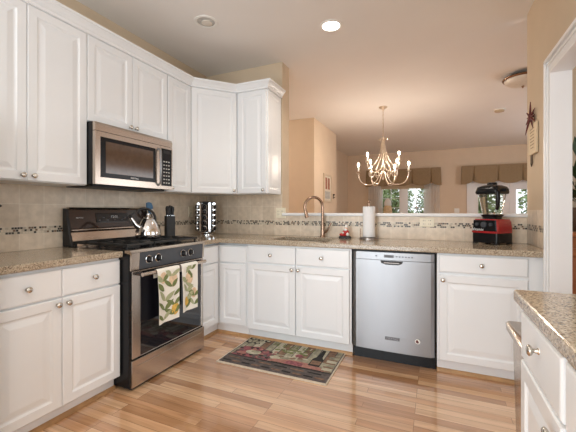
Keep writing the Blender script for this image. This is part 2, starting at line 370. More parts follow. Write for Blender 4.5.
# ------------------------------------------------------------------ setting
b = B(); b.box(-3, 6.2, -5.6, 6.6, -0.05, 0); struct(b, 'floor', M['floor'])
b = B(); b.box(-3, 6.2, -5.6, 6.6, H, H+0.05); struct(b, 'ceiling', M['ceil'])
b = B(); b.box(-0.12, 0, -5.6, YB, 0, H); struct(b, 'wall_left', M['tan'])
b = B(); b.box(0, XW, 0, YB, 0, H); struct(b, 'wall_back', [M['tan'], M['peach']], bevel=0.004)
b = B(); b.box(XW, XR-0.0005, 0, YB, 0, LEDGE-0.03); b.box(XR-0.0005, XR+0.055, 0.031, YB, 0, LEDGE-0.03); struct(b, 'wall_half', M['peach'])
b = B(); b.prism([(XW+0.001, -0.025), (XR-0.001, -0.025), (XR-0.001, 0.031), (XR+0.055, 0.031), (XR+0.055, YB+0.025), (XW+0.001, YB+0.025)], LEDGE-0.03, LEDGE); struct(b, 'trim_1', M['trim'], bevel=0.008)
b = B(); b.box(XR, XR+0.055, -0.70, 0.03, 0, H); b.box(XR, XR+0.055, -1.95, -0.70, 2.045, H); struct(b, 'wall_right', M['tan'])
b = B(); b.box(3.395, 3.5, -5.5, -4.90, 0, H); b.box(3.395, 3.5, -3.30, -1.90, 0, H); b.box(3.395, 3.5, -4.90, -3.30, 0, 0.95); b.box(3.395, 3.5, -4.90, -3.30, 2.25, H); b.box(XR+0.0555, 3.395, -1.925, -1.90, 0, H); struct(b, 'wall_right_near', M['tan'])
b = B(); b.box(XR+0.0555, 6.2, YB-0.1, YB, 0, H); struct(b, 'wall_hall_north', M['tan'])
# wall behind the camera with the wide opening of the glass doors; right outer wall with two window openings
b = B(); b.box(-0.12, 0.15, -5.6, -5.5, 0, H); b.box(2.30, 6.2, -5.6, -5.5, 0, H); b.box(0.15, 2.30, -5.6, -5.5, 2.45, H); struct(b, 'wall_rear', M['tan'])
b = B(); b.box(6.1, 6.2, -5.5, -2.6, 0, H); b.box(6.1, 6.2, -0.4, 2.0, 0, H); b.box(6.1, 6.2, 4.6, 6.6, 0, H); b.box(6.1, 6.2, -2.6, -0.4, 2.4, H); b.box(6.1, 6.2, -2.6, -0.4, 0, 0.6)
b.box(6.1, 6.2, 2.0, 4.6, 2.3, H); b.box(6.1, 6.2, 2.0, 4.6, 0, 0.6); struct(b, 'wall_east', M['peach'])
# dining room: closet block, recessed left wall, far wall with window and glass door openings
b = B(); b.box(-2.9, 0.60, 2.18, 3.60, 0, H); struct(b, 'wall_closet', M['peach'], bevel=0.004)
b = B(); b.box(-0.1, 0.16, 3.60, YF, 0, H); struct(b, 'wall_dining_left', M['peach'])
b = B(); b.box(-3, -2.9, -5.6, 3.6, 0, H); struct(b, 'wall_west', M['peach'])
WX0, WX1, WZ0, WZ1 = 1.10, 2.32, 0.95, 2.10
DX0, DX1, DZ1 = 3.34, 5.02, 2.06
b = B(); b.box(0.16, WX0, YF, YF+0.14, 0, H); b.box(WX1, DX0, YF, YF+0.14, 0, H); b.box(DX1, 6.2, YF, YF+0.14, 0, H)
b.box(WX0, WX1, YF, YF+0.14, 0, WZ0); b.box(WX0, WX1, YF, YF+0.14, WZ1, H); b.box(DX0, DX1, YF, YF+0.14, DZ1, H); struct(b, 'wall_far', M['peach'])

# backsplashes (fixed tile)
b = B(); b.box(0.0005, 0.008, -2.44, -0.0005, CT+0.001, 1.36); struct(b, 'backsplash_left', M['tile_y'])
b = B(); b.box(0.0085, XW, -0.008, -0.0005, CT+0.001, 1.36); b.box(XW, XR-0.009, -0.008, -0.0005, CT+0.001, LEDGE-0.031); struct(b, 'backsplash_back', M['tile_x'])
b = B(); b.box(XR-0.008, XR-0.0005, -0.655, -0.0005, CT+0.001, LEDGE+0.03); struct(b, 'backsplash_right', M['tile_y'])

# right opening: casing on the kitchen face, jamb lining and header
cz, ct = 2.045, 0.085
b = B()
def casing_leg(bb, x0, y0, y1, z0, z1):
    bb.box(x0-0.044, x0, y0, y1, z0, z1)
    bb.box(x0-0.060, x0-0.044, y1-0.022, y1, z0, z1)
    bb.box(x0-0.052, x0-0.044, y1-0.050, y1-0.034, z0, z1)
casing_leg(b, XR, -0.745, -0.66, 0, cz+ct)
b.box(XR-0.044, XR, -1.95, -0.745, cz, cz+ct); b.box(XR-0.060, XR-0.044, -1.95, -0.66, cz+ct-0.022, cz+ct); b.box(XR-0.052, XR-0.044, -1.95, -0.66, cz+ct-0.05, cz+ct-0.034)
struct(b, 'trim_2', M['trim'], bevel=0.003)
b = B(); b.box(XR-0.050, XR+0.061, -0.755, -0.7455, 0, cz-0.0005); b.box(XR-0.050, XR+0.061, -1.95, -0.755, cz-0.022, cz-0.0005); b.box(XR, XR+0.061, -0.7455, -0.7005, 0, cz-0.0005); struct(b, 'trim_3', M['trim'], bevel=0.002)

# toe-kick shoe mouldings (honey wood)
def shoe(name, pts, r=0.019):
    b = B(); P = [Vector((*p, 0)) for p in pts]; n = len(P); N = []
    for i in range(n-1):
        d = (P[i+1]-P[i]).normalized(); N.append(Vector((d.y, -d.x, 0)))
    R = []
    for i in range(n):
        n1 = N[max(0, i-1)]; n2 = N[min(i, n-2)]; mdir = (n1+n2); mdir = mdir*(1/ (1+n1.dot(n2)))
        R.append([tuple(P[i]+mdir*o+Vector((0, 0, z))) for o, z in ((0, 0.0005), (r, 0.0005), (r*0.9, r*0.55), (r*0.6, r*0.95), (0.0, r*1.25))])
    b.rings(R); o = struct(b, name, M['shoe']); return o
# (outside normal lies to the right of travel)
shoe('trim_4', [(1.893, -0.561), (0.561, -0.561), (0.561, -0.952)][::-1] if 0 else [(0.561, -0.950), (0.561, -0.561), (1.893, -0.561)])
shoe('trim_5', [(0.561, -2.44), (0.561, -1.712)])
shoe('trim_6', [(2.521, -0.561), (3.16, -0.561)])

# ------------------------------------------------------------------ cabinets
DOOR = [(0, 0), (0, -0.016), (0.004, -0.020), (0.050, -0.020), (0.054, -0.0165), (0.060, -0.0125), (0.068, -0.0125), (0.096, -0.0188), (0.100, -0.0193)]
DRAW = [(0, 0), (0, -0.015), (0.005, -0.019), (0.010, -0.020)]
KNOBP = [(0.0095, 0.0), (0.0085, 0.003), (0.0055, 0.006), (0.0055, 0.013), (0.012, 0.017), (0.0155, 0.021), (0.0155, 0.024), (0.012, 0.0275), (0.004, 0.029), (0.0, 0.0292)]
def knob(parent, x, z, y=-0.0195):
    b = B(); b.lathe(KNOBP, (x, y, z), '-y', 16); return b.build('knob', M['nickel'], parent, smooth=True)
def door(parent, x, z, w, h, y, kn=None, rot=None, loc=None, name='door'):
    b = B(); b.panel(DOOR, w, h); o = b.build(name, M['white'], parent, loc=loc or (x, y, z), rot=rot)
    if kn: knob(o, *kn)
    return o
def drawer(parent, x, z, w, h, y, kn=True, rot=None, loc=None, name='drawer'):
    b = B(); b.panel(DRAW, w, h); o = b.build(name, M['white'], parent, loc=loc or (x, y, z), rot=rot)
    if kn: knob(o, w/2, h/2)
    return o
BD = 0.605
def base_body(parent, w, hollow=False, top=CB-0.001):
    b = B()
    if hollow:
        b.box(0, 0.018, -BD, -0.012, 0.1, top); b.box(w-0.018, w, -BD, -0.012, 0.1, top); b.box(0.018, w-0.018, -BD, -0.012, 0.1, 0.12)
        b.box(0.018, w-0.018, -BD, -BD+0.02, 0.12, top); b.box(0.018, w-0.018, -0.03, -0.012, 0.12, 0.5)
    else: b.box(0, w, -BD, -0.012, 0.096, top)
    b.build('carcass', M['white'], parent)
    b = B(); b.box(0.001, w-0.001, -0.56, -0.012, 0.001, 0.0955); b.build('toe_kick', M['white'], parent)

# left base cabinet
t = thing('base_cabinet', 'white two-door two-drawer base cabinet left of the range, under the short counter', 'cabinet', (0, -2.44, 0), LH)
base_body(t, 0.728)
for x, dw_ in ((0.004, 0.348), (0.356, 0.368)):
    drawer(t, x, 0.705, dw_, 0.152, -BD)
for x, dw_ in ((0.004, 0.348), (0.356, 0.368)):
    door(t, x, 0.098, dw_, 0.598, -BD, ((dw_-0.026) if x < 0.1 else 0.026, 0.568))
# corner cabinet (L-shaped body, panels on two faces)
t = thing('corner_base_cabinet', 'white L-shaped corner base cabinet between range and sink cabinet', 'cabinet', (0, 0, 0))
b = B(); Lp = [(0.012, -0.012), (0.012, -0.950), (BD, -0.950), (BD, -BD), (0.921, -BD), (0.921, -0.012)]
b.prism(Lp, 0.1, 0.852); Lq = [(0.012, -0.012), (0.012, -0.950), (BD-0.04, -0.950), (BD-0.04, -BD+0.04), (0.921, -BD+0.04), (0.921, -0.012)]
b.prism(Lq, 0.852, CB-0.001); b.build('carcass', M['white'], t)
b = B(); b.prism([(0.012, -0.012), (0.012, -0.949), (0.56, -0.949), (0.56, -0.56), (0.920, -0.56), (0.920, -0.012)], 0.001, 0.0995); b.build('toe_kick', M['white'], t)
drawer(t, 0, 0, 0.305, 0.150, 0, False, (0, 0, LH), (BD, -0.945, 0.695), 'upper_panel'); door(t, 0, 0, 0.305, 0.568, 0, None, (0, 0, LH), (BD, -0.945, 0.118))
drawer(t, 0.631, 0.695, 0.286, 0.150, -BD, False, None, None, 'upper_panel'); door(t, 0.631, 0.118, 0.286, 0.568, -BD)
# sink base cabinet
t = thing('sink_base_cabinet', 'white sink base cabinet with two false drawers and two doors under the faucet', 'cabinet', (0.923, 0, 0))
base_body(t, 0.970, True)
for i, x in enumerate((0.020, 0.491)):
    drawer(t, x, 0.712, 0.464, 0.146, -BD, True, name='false_drawer')
    door(t, x, 0.103, 0.464, 0.597, -BD, (0.464-0.026 if i == 0 else 0.026, 0.568))
# right base cabinet with end filler
t = thing('base_cabinet', 'white one-drawer one-door base cabinet right of the dishwasher, under the blender', 'cabinet', (2.520, 0, 0))
base_body(t, 0.660)
drawer(t, 0.014, 0.738, 0.535, 0.122, -BD); door(t, 0.014, 0.103, 0.535, 0.615, -BD, (0.026, 0.580))
# peninsula cabinets: face -x ; local x runs towards the camera
t = thing('base_cabinet', 'white drawer-over-door cabinet nearest the camera, under the right-hand counter', 'cabinet', (3.392, -1.950, 0), -LH)
base_body(t, 0.395)
dk = drawer(t, 0.004, 0.700, 0.385, 0.150, -BD, False); knob(dk, 0.21, 0.095); door(t, 0.004, 0.118, 0.385, 0.572, -BD, (0.385-0.030, 0.535))
t = thing('base_cabinet', 'white cabinet cropped at the bottom right corner, under the right-hand counter', 'cabinet', (3.392, -2.350, 0), -LH)
base_body(t, 0.90)
drawer(t, 0.012, 0.700, 0.87, 0.150, -BD); door(t, 0.012, 0.118, 0.43, 0.572, -BD, (0.40, 0.535)); door(t, 0.452, 0.118, 0.43, 0.572, -BD, (0.03, 0.535))

# wall cabinets
UB, UT, UD = 1.352, 2.388, 0.312
def upper(name, label, y0, w, z0, doors, loc=None, rz=LH):
    t = thing(name, label, 'cabinet', loc or (0, y0, 0), rz)
    b = B(); b.box(0.0005, w-0.0005, -UD, -0.010, z0, UT); b.build('carcass', M['white'], t)
    for x, dw, kx in doors: door(t, x, z0+0.004, dw, UT-0.004-z0, -UD, (kx, 0.030))
    return t
upper('wall_cabinet', 'tall white two-door wall cabinet left of the microwave', -2.440, 0.705, UB, ((0.004, 0.332, 0.332-0.026), (0.339, 0.364, 0.028)))
upper('wall_cabinet', 'short white two-door wall cabinet directly above the microwave', -1.735, 0.750, 1.794, ((0.003, 0.369, 0.369-0.026), (0.376, 0.371, 0.026)))
upper('wall_cabinet', 'narrow white single-door wall cabinet right of the microwave', -0.985, 0.318, UB, ((0.008, 0.302, 0.036),))
t = thing('corner_wall_cabinet', 'diagonal white corner wall cabinet above the spice carousel', 'cabinet', (0, 0, 0))
qa, q = 0.667, 0.628; b = B(); b.prism([(0.010, -0.010), (0.010, -qa+0.0005), (UD, -qa+0.0005), (q-0.0005, -UD), (q-0.0005, -0.010)], UB, UT); b.build('carcass', M['white'], t)
dl = math.hypot(q-UD, qa-UD); da = math.atan2(qa-UD, q-UD)
o = door(t, 0, 0, dl-0.024, UT-0.004-UB, 0, (dl-0.024-0.030, 0.030), (0, 0, da), (UD+0.012*math.cos(da), -qa+0.012*math.sin(da), UB+0.004))
t = thing('wall_cabinet', 'white end wall cabinet on the back wall beside the dining opening', 'cabinet', (q, 0, 0), 0)
w = 0.355; b = B(); b.box(0.0005, w, -UD, -0.010, UB, UT); b.build('carcass', M['white'], t)
door(t, 0.022, UB+0.004, 0.326, UT-0.004-UB, -UD, (0.326-0.030, 0.030))
b = B(); b.panel([(0, 0), (0, -0.006), (0.04, -0.006), (0.044, -0.003), (0.052, -0.001), (0.075, -0.005)], UD-0.012, UT-UB-0.012); b.build('end_panel', M['white'], t, loc=(w, -UD+0.001, UB+0.006), rot=(0, 0, LH))
# crown moulding along the cabinet tops
path = [(0.334, -2.44), (0.334, -qa-0.010), (q+0.008, -0.334), (q+w+0.008, -0.334), (q+w+0.008, -0.010)]
prof = [(-0.02, UT+0.001), (0.006, UT+0.001), (0.012, UT+0.004), (0.013, UT+0.018), (0.020, UT+0.024), (0.030, UT+0.040), (0.046, UT+0.056), (0.054, UT+0.060), (0.054, UT+0.076), (-0.02, UT+0.076)]
b = B(); P = [Vector((*p, 0)) for p in path]; n = len(P); N = []
for i in range(n-1):
    d = (P[i+1]-P[i]).normalized(); N.append(Vector((d.y, -d.x, 0)))
R = []
for i in range(n):
    n1 = N[max(0, i-1)]; n2 = N[min(i, n-2)]; md = (n1+n2)*(1/(1+n1.dot(n2)))
    R.append([tuple(P[i]+md*o_+Vector((0, 0, z))) for o_, z in prof])
b.rings(R)
struct(b, 'trim_7', M['white'])

# ------------------------------------------------------------------ counters
def slab(name, label, cells_x, cells_y, inside, ybev=0.008):
    b = B(); V = {}
    def v(i, j):
        if (i, j) not in V: V[(i, j)] = b.bm.verts.new((cells_x[i], cells_y[j], CT))
        return V[(i, j)]
    fs = []
    for i in range(len(cells_x)-1):
        for j in range(len(cells_y)-1):
            if inside((cells_x[i]+cells_x[i+1])/2, (cells_y[j]+cells_y[j+1])/2):
                fs.append(b.bm.faces.new((v(i, j), v(i+1, j), v(i+1, j+1), v(i, j+1))))
    ret = bmesh.ops.extrude_face_region(b.bm, geom=fs)
    for g in ret['geom']:
        if isinstance(g, bmesh.types.BMVert): g.co.z = CB
    bmesh.ops.recalc_face_normals(b.bm, faces=b.bm.faces)
    bmesh.ops.dissolve_limit(b.bm, angle_limit=0.01, verts=b.bm.verts, edges=b.bm.edges)
    o = b.build(name, M['granite'], bevel=ybev, seg=3); return tag(o, label, 'countertop')
slab('countertop', 'short speckled granite countertop at the left, before the range', [0.009, 0.645], [-2.442, -1.709], lambda x, y: True)
SX0, SX1, SY0, SY1 = 1.10, 1.66, -0.535, -0.135
slab('countertop', 'long L-shaped granite countertop with the sink, running to the right wall', [0.009, 0.645, SX0, SX1, XR-0.009], [-0.953, -0.645, SY0, SY1, -0.009],
     lambda x, y: (x < 0.645 or y > -0.645) and not (SX0 < x < SX1 and SY0 < y < SY1))
slab('countertop', 'speckled granite countertop in the right foreground, cropped by the frame', [2.75, 3.389], [-3.30, -1.932], lambda x, y: True)

# sink (undermount)
t = thing('sink', 'undermount stainless sink bowl set into the back counter before the faucet', 'sink', ((SX0+SX1)/2, (SY0+SY1)/2, 0.68))
hx, hy = (SX1-SX0)/2+0.008, (SY1-SY0)/2+0.008
b = B(); z1 = CB-0.0015-0.68
def rr(hx, hy, r, z, n=5):
    out = []
    for cx_, cy_, a0 in ((hx-r, hy-r, 0), (-hx+r, hy-r, PI/2), (-hx+r, -hy+r, PI), (hx-r, -hy+r, 1.5*PI)):
        for k in range(n+1): a = a0+PI/2*k/n; out.append((cx_+r*math.cos(a), cy_+r*math.sin(a), z))
    return out
b.rings([rr(hx+0.006, hy+0.006, 0.05, z1), rr(hx-0.002, hy-0.002, 0.05, z1), rr(hx-0.006, hy-0.006, 0.05, z1-0.01), rr(hx-0.012, hy-0.012, 0.05, 0.03), rr(hx-0.04, hy-0.04, 0.05, 0.004), rr(0.05, 0.05, 0.045, 0.0)], caps=(False, True))
b.build('bowl', M['steel'], t, smooth=True, solid=0.002)
b = B(); b.lathe([(0.040, 0.0025), (0.044, 0.004), (0.040, 0.006), (0.02, 0.0045), (0, 0.0045)]); b.build('drain', M['chrome'], t, smooth=True)

# ------------------------------------------------------------------ range
RY0, RW = -1.706, 0.750
t = thing('gas_range', 'stainless and black slide-in gas range with open grates, between the cabinets', 'stove', (0, RY0, 0), LH)
FX = -0.690
b = B(); b.box(0, RW, FX, -0.020, 0.02, 0.895); b.build('body', M['black'], t, bevel=0.003)
for x in (0.04, RW-0.04):
    for y in (-0.62, -0.08):
        b = B(); b.cyl((x, y, 0.0005), (x, y, 0.022), 0.016); b.build('foot', M['blackmat'], t)
b = B(); b.box(-0.001, RW+0.001, -0.655, -0.085, 0.8955, 0.918); b.build('cooktop', M['black'], t, bevel=0.004)
b = B()
b.rings([[(x, y, z) for y, z in ((-0.655, 0.920), (-0.700, 0.920), (-0.712, 0.912), (-0.712, 0.902), (-0.655, 0.900))] for x in (-0.002, RW+0.002)])
b.build('front_trim', M['steel'], t)
b = B()   # sloped control panel
b.rings([[(x, y, z) for y, z in ((-0.666, 0.899), (-0.708, 0.899), (-0.700, 0.786), (-0.666, 0.786))] for x in (0.070, RW-0.02)])
cp = b.build('control_panel', M['charcoal'], t)
for xa, xb in ((0.006, 0.070), (RW-0.02, RW)):
    b = B(); b.rings([[(x, y, z) for y, z in ((-0.666, 0.899), (-0.710, 0.899), (-0.702, 0.786), (-0.666, 0.786))] for x in (xa, xb)])
    b.build('end_cap', M['steel'], cp)
for x in (0.150, 0.235, 0.49, 0.575):
    b = B(); b.lathe([(0.027, 0), (0.027, 0.004), (0.021, 0.008), (0.0195, 0.026), (0.017, 0.030), (0, 0.030)], (x, -0.7035, 0.846), '-y', 20)
    kb = b.build('control_knob', M['black'], t, smooth=True)
    b = B(); b.lathe([(0.0285, 0), (0.0285, 0.0055), (0.0255, 0.0065), (0.0255, 0.0)], (x, -0.7037, 0.846), '-y', 20); b.box(x-0.003, x+0.003, -0.738, -0.733, 0.836, 0.862); b.build('knob_ring', M['chrome'], kb)
# oven door
b = B()
d0, d1, dz0, dz1 = 0.018, RW-0.004, 0.205, 0.780
b.box(d0, 0.086, -0.700, -0.666, dz0, dz1); b.box(RW-0.030, d1, -0.700, -0.666, dz0, dz1); b.box(0.086, RW-0.030, -0.700, -0.666, dz1-0.010, dz1); b.box(0.086, RW-0.030, -0.700, -0.666, dz0, dz0+0.006)
od = b.build('oven_door', M['steel_v'], t, bevel=0.003)
b = B(); b.box(0.0865, RW-0.0305, -0.698, -0.666, dz0+0.0065, dz1-0.0105); b.build('oven_window', M['ovenglass'], od)
b = B(); hz, hy_ = 0.760, -0.758
b.tube([(0.048, hy_, hz), (0.70, hy_, hz)], 0.0135, 14); ob = b.build('door_handle', M['steel'], od, smooth=True)
for x in (0.062, 0.690):
    b = B(); b.box(x-0.012, x+0.012, hy_, -0.7005, hz-0.010, hz+0.010); b.build('handle_mount', M['blackmat'], od, bevel=0.003)
b = B(); b.box(0.012, RW-0.002, -0.708, -0.666, 0.022, 0.196); b.box(0.05, RW-0.05, -0.7105, -0.708, 0.150, 0.156); b.build('storage_drawer', M['steel'], t, bevel=0.004)
b = B(); b.box(0.02, RW-0.02, -0.69, -0.667, 0.005, 0.0215); b.build('kick_strip', M['blackmat'], t)
# burners and grates
for x, y, r in ((0.17, -0.52, 0.045), (0.17, -0.22, 0.036), (0.59, -0.52, 0.050), (0.59, -0.22, 0.036), (0.38, -0.37, 0.04)):
    b = B(); b.lathe([(r*1.3, 0.9185), (r*1.25, 0.924), (r, 0.926), (r, 0.933), (r*0.9, 0.936), (0, 0.936)], (x, y, 0)); b.build('burner', M['iron'], t, smooth=True)
for gx0, gx1 in ((0.025, 0.255), (0.265, 0.495), (0.505, 0.735)):
    b = B(); y0, y1, zt = -0.640, -0.105, 0.956; r = 0.007
    for y in (y0, y1, (y0+y1)/2): b.box(gx0, gx1, y-r, y+r, zt-0.016, zt)
    for x in (gx0+r, gx1-r): b.box(x-r, x+r, y0, y1, zt-0.016, zt)
    cxm = (gx0+gx1)/2
    b.box(cxm-0.005, cxm+0.005, y0, y1, zt-0.012, zt+0.002)
    for y in ((y0*3+y1)/4, (y0+y1*3)/4):
        b.box(gx0, gx0+0.085, y-0.005, y+0.005, zt-0.012, zt+0.002); b.box(gx1-0.085, gx1, y-0.005, y+0.005, zt-0.012, zt+0.002)
    for x in (gx0+0.012, gx1-0.012):
        for y in (y0+0.012, y1-0.012, (y0+y1)/2): b.box(x-0.006, x+0.006, y-0.006, y+0.006, 0.9185, zt-0.01)
    b.build('grate', M['iron'], t, bevel=0.0015, seg=1)
# backguard
b = B()
sec = [(-0.022, 0.9185), (-0.120, 0.9185), (-0.085, 1.02), (-0.080, 1.075), (-0.052, 1.190), (-0.022, 1.196)]
b.rings([[(x, y, z) for y, z in sec] for x in (0.0, 0.022)]); b.rings([[(x, y, z) for y, z in sec] for x in (RW-0.022, RW)]); b.box(0.022, RW-0.022, -0.029, -0.022, 0.9185, 1.19)
bg = b.build('backguard', M['blackmat'], t, bevel=0.004)
b = B(); b.rings([[(x, y, z) for y, z in ((-0.03, 0.92), (-0.115, 0.92), (-0.080, 1.018), (-0.03, 1.018))] for x in (0.0225, RW-0.0225)]); b.build('vent_panel', M['steel'], bg)
b = B(); b.tube([(0.0225, -0.078, 1.034), (RW-0.0225, -0.078, 1.034)], 0.013, 12); b.build('lower_rail', M['steel'], bg, smooth=True)
b = B(); b.rings([[(x, y, z) for y, z in ((-0.03, 1.048), (-0.078, 1.048), (-0.052, 1.184), (-0.03, 1.184))] for x in (0.0225, RW-0.0225)]); gp = b.build('control_glass', M['bronzeglass'], bg)
b = B(); b.rings([[(x, y, z) for y, z in ((-0.03, 1.185), (-0.056, 1.185), (-0.062, 1.193), (-0.055, 1.203), (-0.03, 1.206))] for x in (0.0225, RW-0.0225)]); b.build('top_rail', M['steel'], bg)
slope = math.atan2(0.026, 0.136)
def on_glass(x, z, off=0.001): return (x, -0.078+(z-1.048)*0.026/0.136-off, z)
b = B(); b.panel([(0, 0), (0, -0.002), (0.006, -0.0025)], 0.30, 0.075); b.build('display', M['displ'], gp, loc=on_glass(0.23, 1.085, 0.0005), rot=(-slope, 0, 0))
for i in range(8):
    b = B(); b.box(0.245+0.008+i*0.034, 0.245+0.026+i*0.034, -0.0005, 0.0005, 0, 0.008); b.build('button_mark', M['badge'], gp, loc=on_glass(0, 1.10+0.02*(i % 2), 0.0035), rot=(-slope, 0, 0))
text('clock_digits', '12:00', 0.030, M['textwhite'], gp, on_glass(0.395, 1.128, 0.0042), (PI/2-slope, 0, 0))
text('maker_name', 'MAYTAG', 0.014, M['textwhite'], gp, on_glass(0.10, 1.125, 0.001), (PI/2-slope, 0, 0))

# ------------------------------------------------------------------ microwave
t = thing('microwave', 'stainless over-the-range microwave with dark window, hung under the short wall cabinet', 'microwave', (0, -1.7335, 1.360), LH)
mw, mh = 0.728, 0.430
b = B(); b.box(0, mw, -0.377, -0.012, 0, mh); b.build('casing', M['black'], t, bevel=0.003)
b = B(); b.rings([[(x, y, z) for y, z in ((-0.3780, mh-0.062), (-0.4040, mh-0.062), (-0.4040, mh-0.020), (-0.3940, mh-0.002), (-0.3780, mh-0.002))] for x in (0.003, mw)]); b.build('vent_grille', M['steel'], t)
b = B(); dwid = 0.585
b.box(0.003, 0.040, -0.4060, -0.3780, 0.002, mh-0.066); b.box(dwid-0.05, dwid, -0.4060, -0.3780, 0.002, mh-0.066); b.box(0.040, dwid-0.05, -0.4060, -0.3780, 0.002, 0.050); b.box(0.040, dwid-0.05, -0.4060, -0.3780, mh-0.100, mh-0.066)
md_ = b.build('door', M['steel'], t)
b = B(); b.box(0.0402, dwid-0.0502, -0.4075, -0.3820, 0.0505, mh-0.1005); wd = b.build('window_frame', M['black'], md_, bevel=0.002)
b = B(); b.box(0.080, dwid-0.078, -0.4085, -0.4076, 0.082, mh-0.128); b.build('window', M['mwglass'], md_)
b = B(); b.tube([(dwid-0.022, -0.4060, 0.030), (dwid-0.022, -0.4320, 0.050), (dwid-0.022, -0.4370, 0.18), (dwid-0.022, -0.4320, mh-0.115), (dwid-0.022, -0.4060, mh-0.095)], 0.0095, 12); b.build('handle', M['steel_light'], md_, smooth=True)
b = B(); b.box(dwid+0.002, mw, -0.4060, -0.3780, 0.002, mh-0.066); pf = b.build('panel_frame', M['steel'], t)
b = B(); b.box(dwid+0.014, mw-0.012, -0.4075, -0.4060, 0.030, mh-0.085); kp = b.build('control_panel', M['black'], t)
b = B(); b.box(dwid+0.035, mw-0.035, -0.4083, -0.4076, mh-0.125, mh-0.100); b.build('display', M['displ'], kp)
for r_ in range(7):
    for c_ in range(3):
        b = B(); b.box(dwid+0.034+c_*0.028, dwid+0.050+c_*0.028, -0.4082, -0.4076, 0.050+r_*0.030, 0.060+r_*0.030); b.build('button', M['artgrey'], kp)
text('maker_name', 'MAYTAG', 0.018, M['textwhite'], md_, (0.325, -0.4080, 0.064), (PI/2, 0, 0))
b = B(); b.box(0.03, mw-0.03, -0.34, -0.06, -0.012, -0.0005); b.build('underside_vent', M['blackmat'], t)

# ------------------------------------------------------------------ dishwasher
t = thing('dishwasher', 'brushed stainless dishwasher between the sink cabinet and the right base cabinet', 'dishwasher', (1.898, 0, 0))
dw = 0.617
b = B(); b.box(0.004, dw-0.004, -0.585, -0.03, 0.095, CB-0.002); b.build('tub', M['blackmat'], t)
b = B(); b.box(0.004, dw-0.004, -0.560, -0.10, 0.0005, 0.0945); b.build('toe_panel', M['black'], t)
b = B()   # bowed door panel
def bow(z, d=0.0): return [(0.008, -0.606, z), (0.013, -0.618, z)]+[(0.036+(dw-0.072)*i/12, -0.634-0.008*(1-((i-6)/6)**2)-d, z) for i in range(13)]+[(dw-0.013, -0.618, z), (dw-0.008, -0.606, z)]
b.rings([bow(z)+[(dw-0.008, -0.586, z), (0.008, -0.586, z)] for z in (0.108, 0.800)]); dd = b.build('door', M['steel_light'], t)
b = B(); b.rings([bow(z, -0.002)+[(dw-0.008, -0.586, z), (0.008, -0.586, z)] for z in (0.803, 0.860)]); cpn = b.build('control_strip', M['steel_light'], t)
b = B(); b.rings([[(dw/2+x, y, z) for x, y, z in ((-0.115+0.012*k, -0.641, 0.797), (-0.105+0.012*k, -0.6405, 0.772), (-0.105+0.012*k, -0.630, 0.772), (-0.115+0.012*k, -0.630, 0.797))] for k in (0, 1)]) if 0 else None
pts = [(-0.082, 0.798), (0.082, 0.798), (0.076, 0.780), (0.045, 0.768), (-0.045, 0.768), (-0.076, 0.780)]
b.rings([[(dw/2+x, y, z) for x, z in pts] for y in (-0.632, -0.6425)]); pk = b.build('pocket_handle', M['blackmat'], dd)
b = B(); b.tube([(dw/2-0.055, -0.645, 0.782), (dw/2+0.055, -0.645, 0.782)], 0.006, 8); b.build('pull_lip', M['steel_dark'], pk, smooth=True)
b = B(); b.box(dw/2-0.055, dw/2+0.015, -0.6425, -0.636, 0.822, 0.842); b.build('display', M['badge'], cpn)
for bx in [dw/2+0.030+k*0.022 for k in range(6)]+[dw/2-0.12]:
    b = B(); b.box(bx, bx+0.012, -0.6412, -0.634, 0.827, 0.836); b.build('button', M['badge'], cpn)
b = B(); b.box(dw/2-0.048, dw/2+0.058, -0.6436, -0.6395, 0.198, 0.222); bd = b.build('badge', M['badge'], dd)
text('maker_name', 'MAYTAG', 0.021, M['steel_light'], bd, (dw/2+0.005, -0.6439, 0.210), (PI/2, 0, 0))
b = B(); b.lathe([(0.018, 0), (0.018, 0.001), (0, 0.001)], (dw-0.125, -0.6398, 0.215), '-y', 18); st = b.build('sticker', M['whiteplastic'], dd)
b = B(); b.rings([[(dw-0.125+0.013*math.cos(PI/2+PI*k/8*1.3), y, 0.215+0.013*math.sin(PI/2+PI*k/8*1.3)) for k in range(9)] for y in (-0.6409, -0.6413)]); b.build('sticker_print', M['maroon'], st)

# ------------------------------------------------------------------ refrigerator edge at far left
t = thing('refrigerator', 'stainless refrigerator edge cropped at the left of the frame', 'refrigerator', (0.025, -3.352, 0), LH)
b = B(); b.box(0.01, 0.905, -0.66, -0.02, 0.02, 1.70); b.build('cabinet', M['charcoal'], t, bevel=0.004)
b = B(); b.box(0.005, 0.905, -0.755, -0.665, 0.62, 1.70); dr = b.build('upper_door', M['steel'], t, bevel=0.012)
b = B(); b.tube([(0.07, -0.755, 0.75), (0.07, -0.80, 0.78), (0.07, -0.80, 1.55), (0.07, -0.755, 1.58)], 0.012, 10); b.build('handle', M['steel'], dr, smooth=True)
b = B(); b.box(0.005, 0.905, -0.755, -0.665, 0.06, 0.61); dr = b.build('freezer_drawer', M['steel'], t, bevel=0.012)
b = B(); b.tube([(0.10, -0.755, 0.52), (0.12, -0.80, 0.52), (0.78, -0.80, 0.52), (0.80, -0.755, 0.52)], 0.012, 10); b.build('handle', M['steel'], dr, smooth=True)
b = B(); b.box(0.02, 0.89, -0.64, -0.03, 0.0005, 0.02); b.build('plinth', M['blackmat'], t)

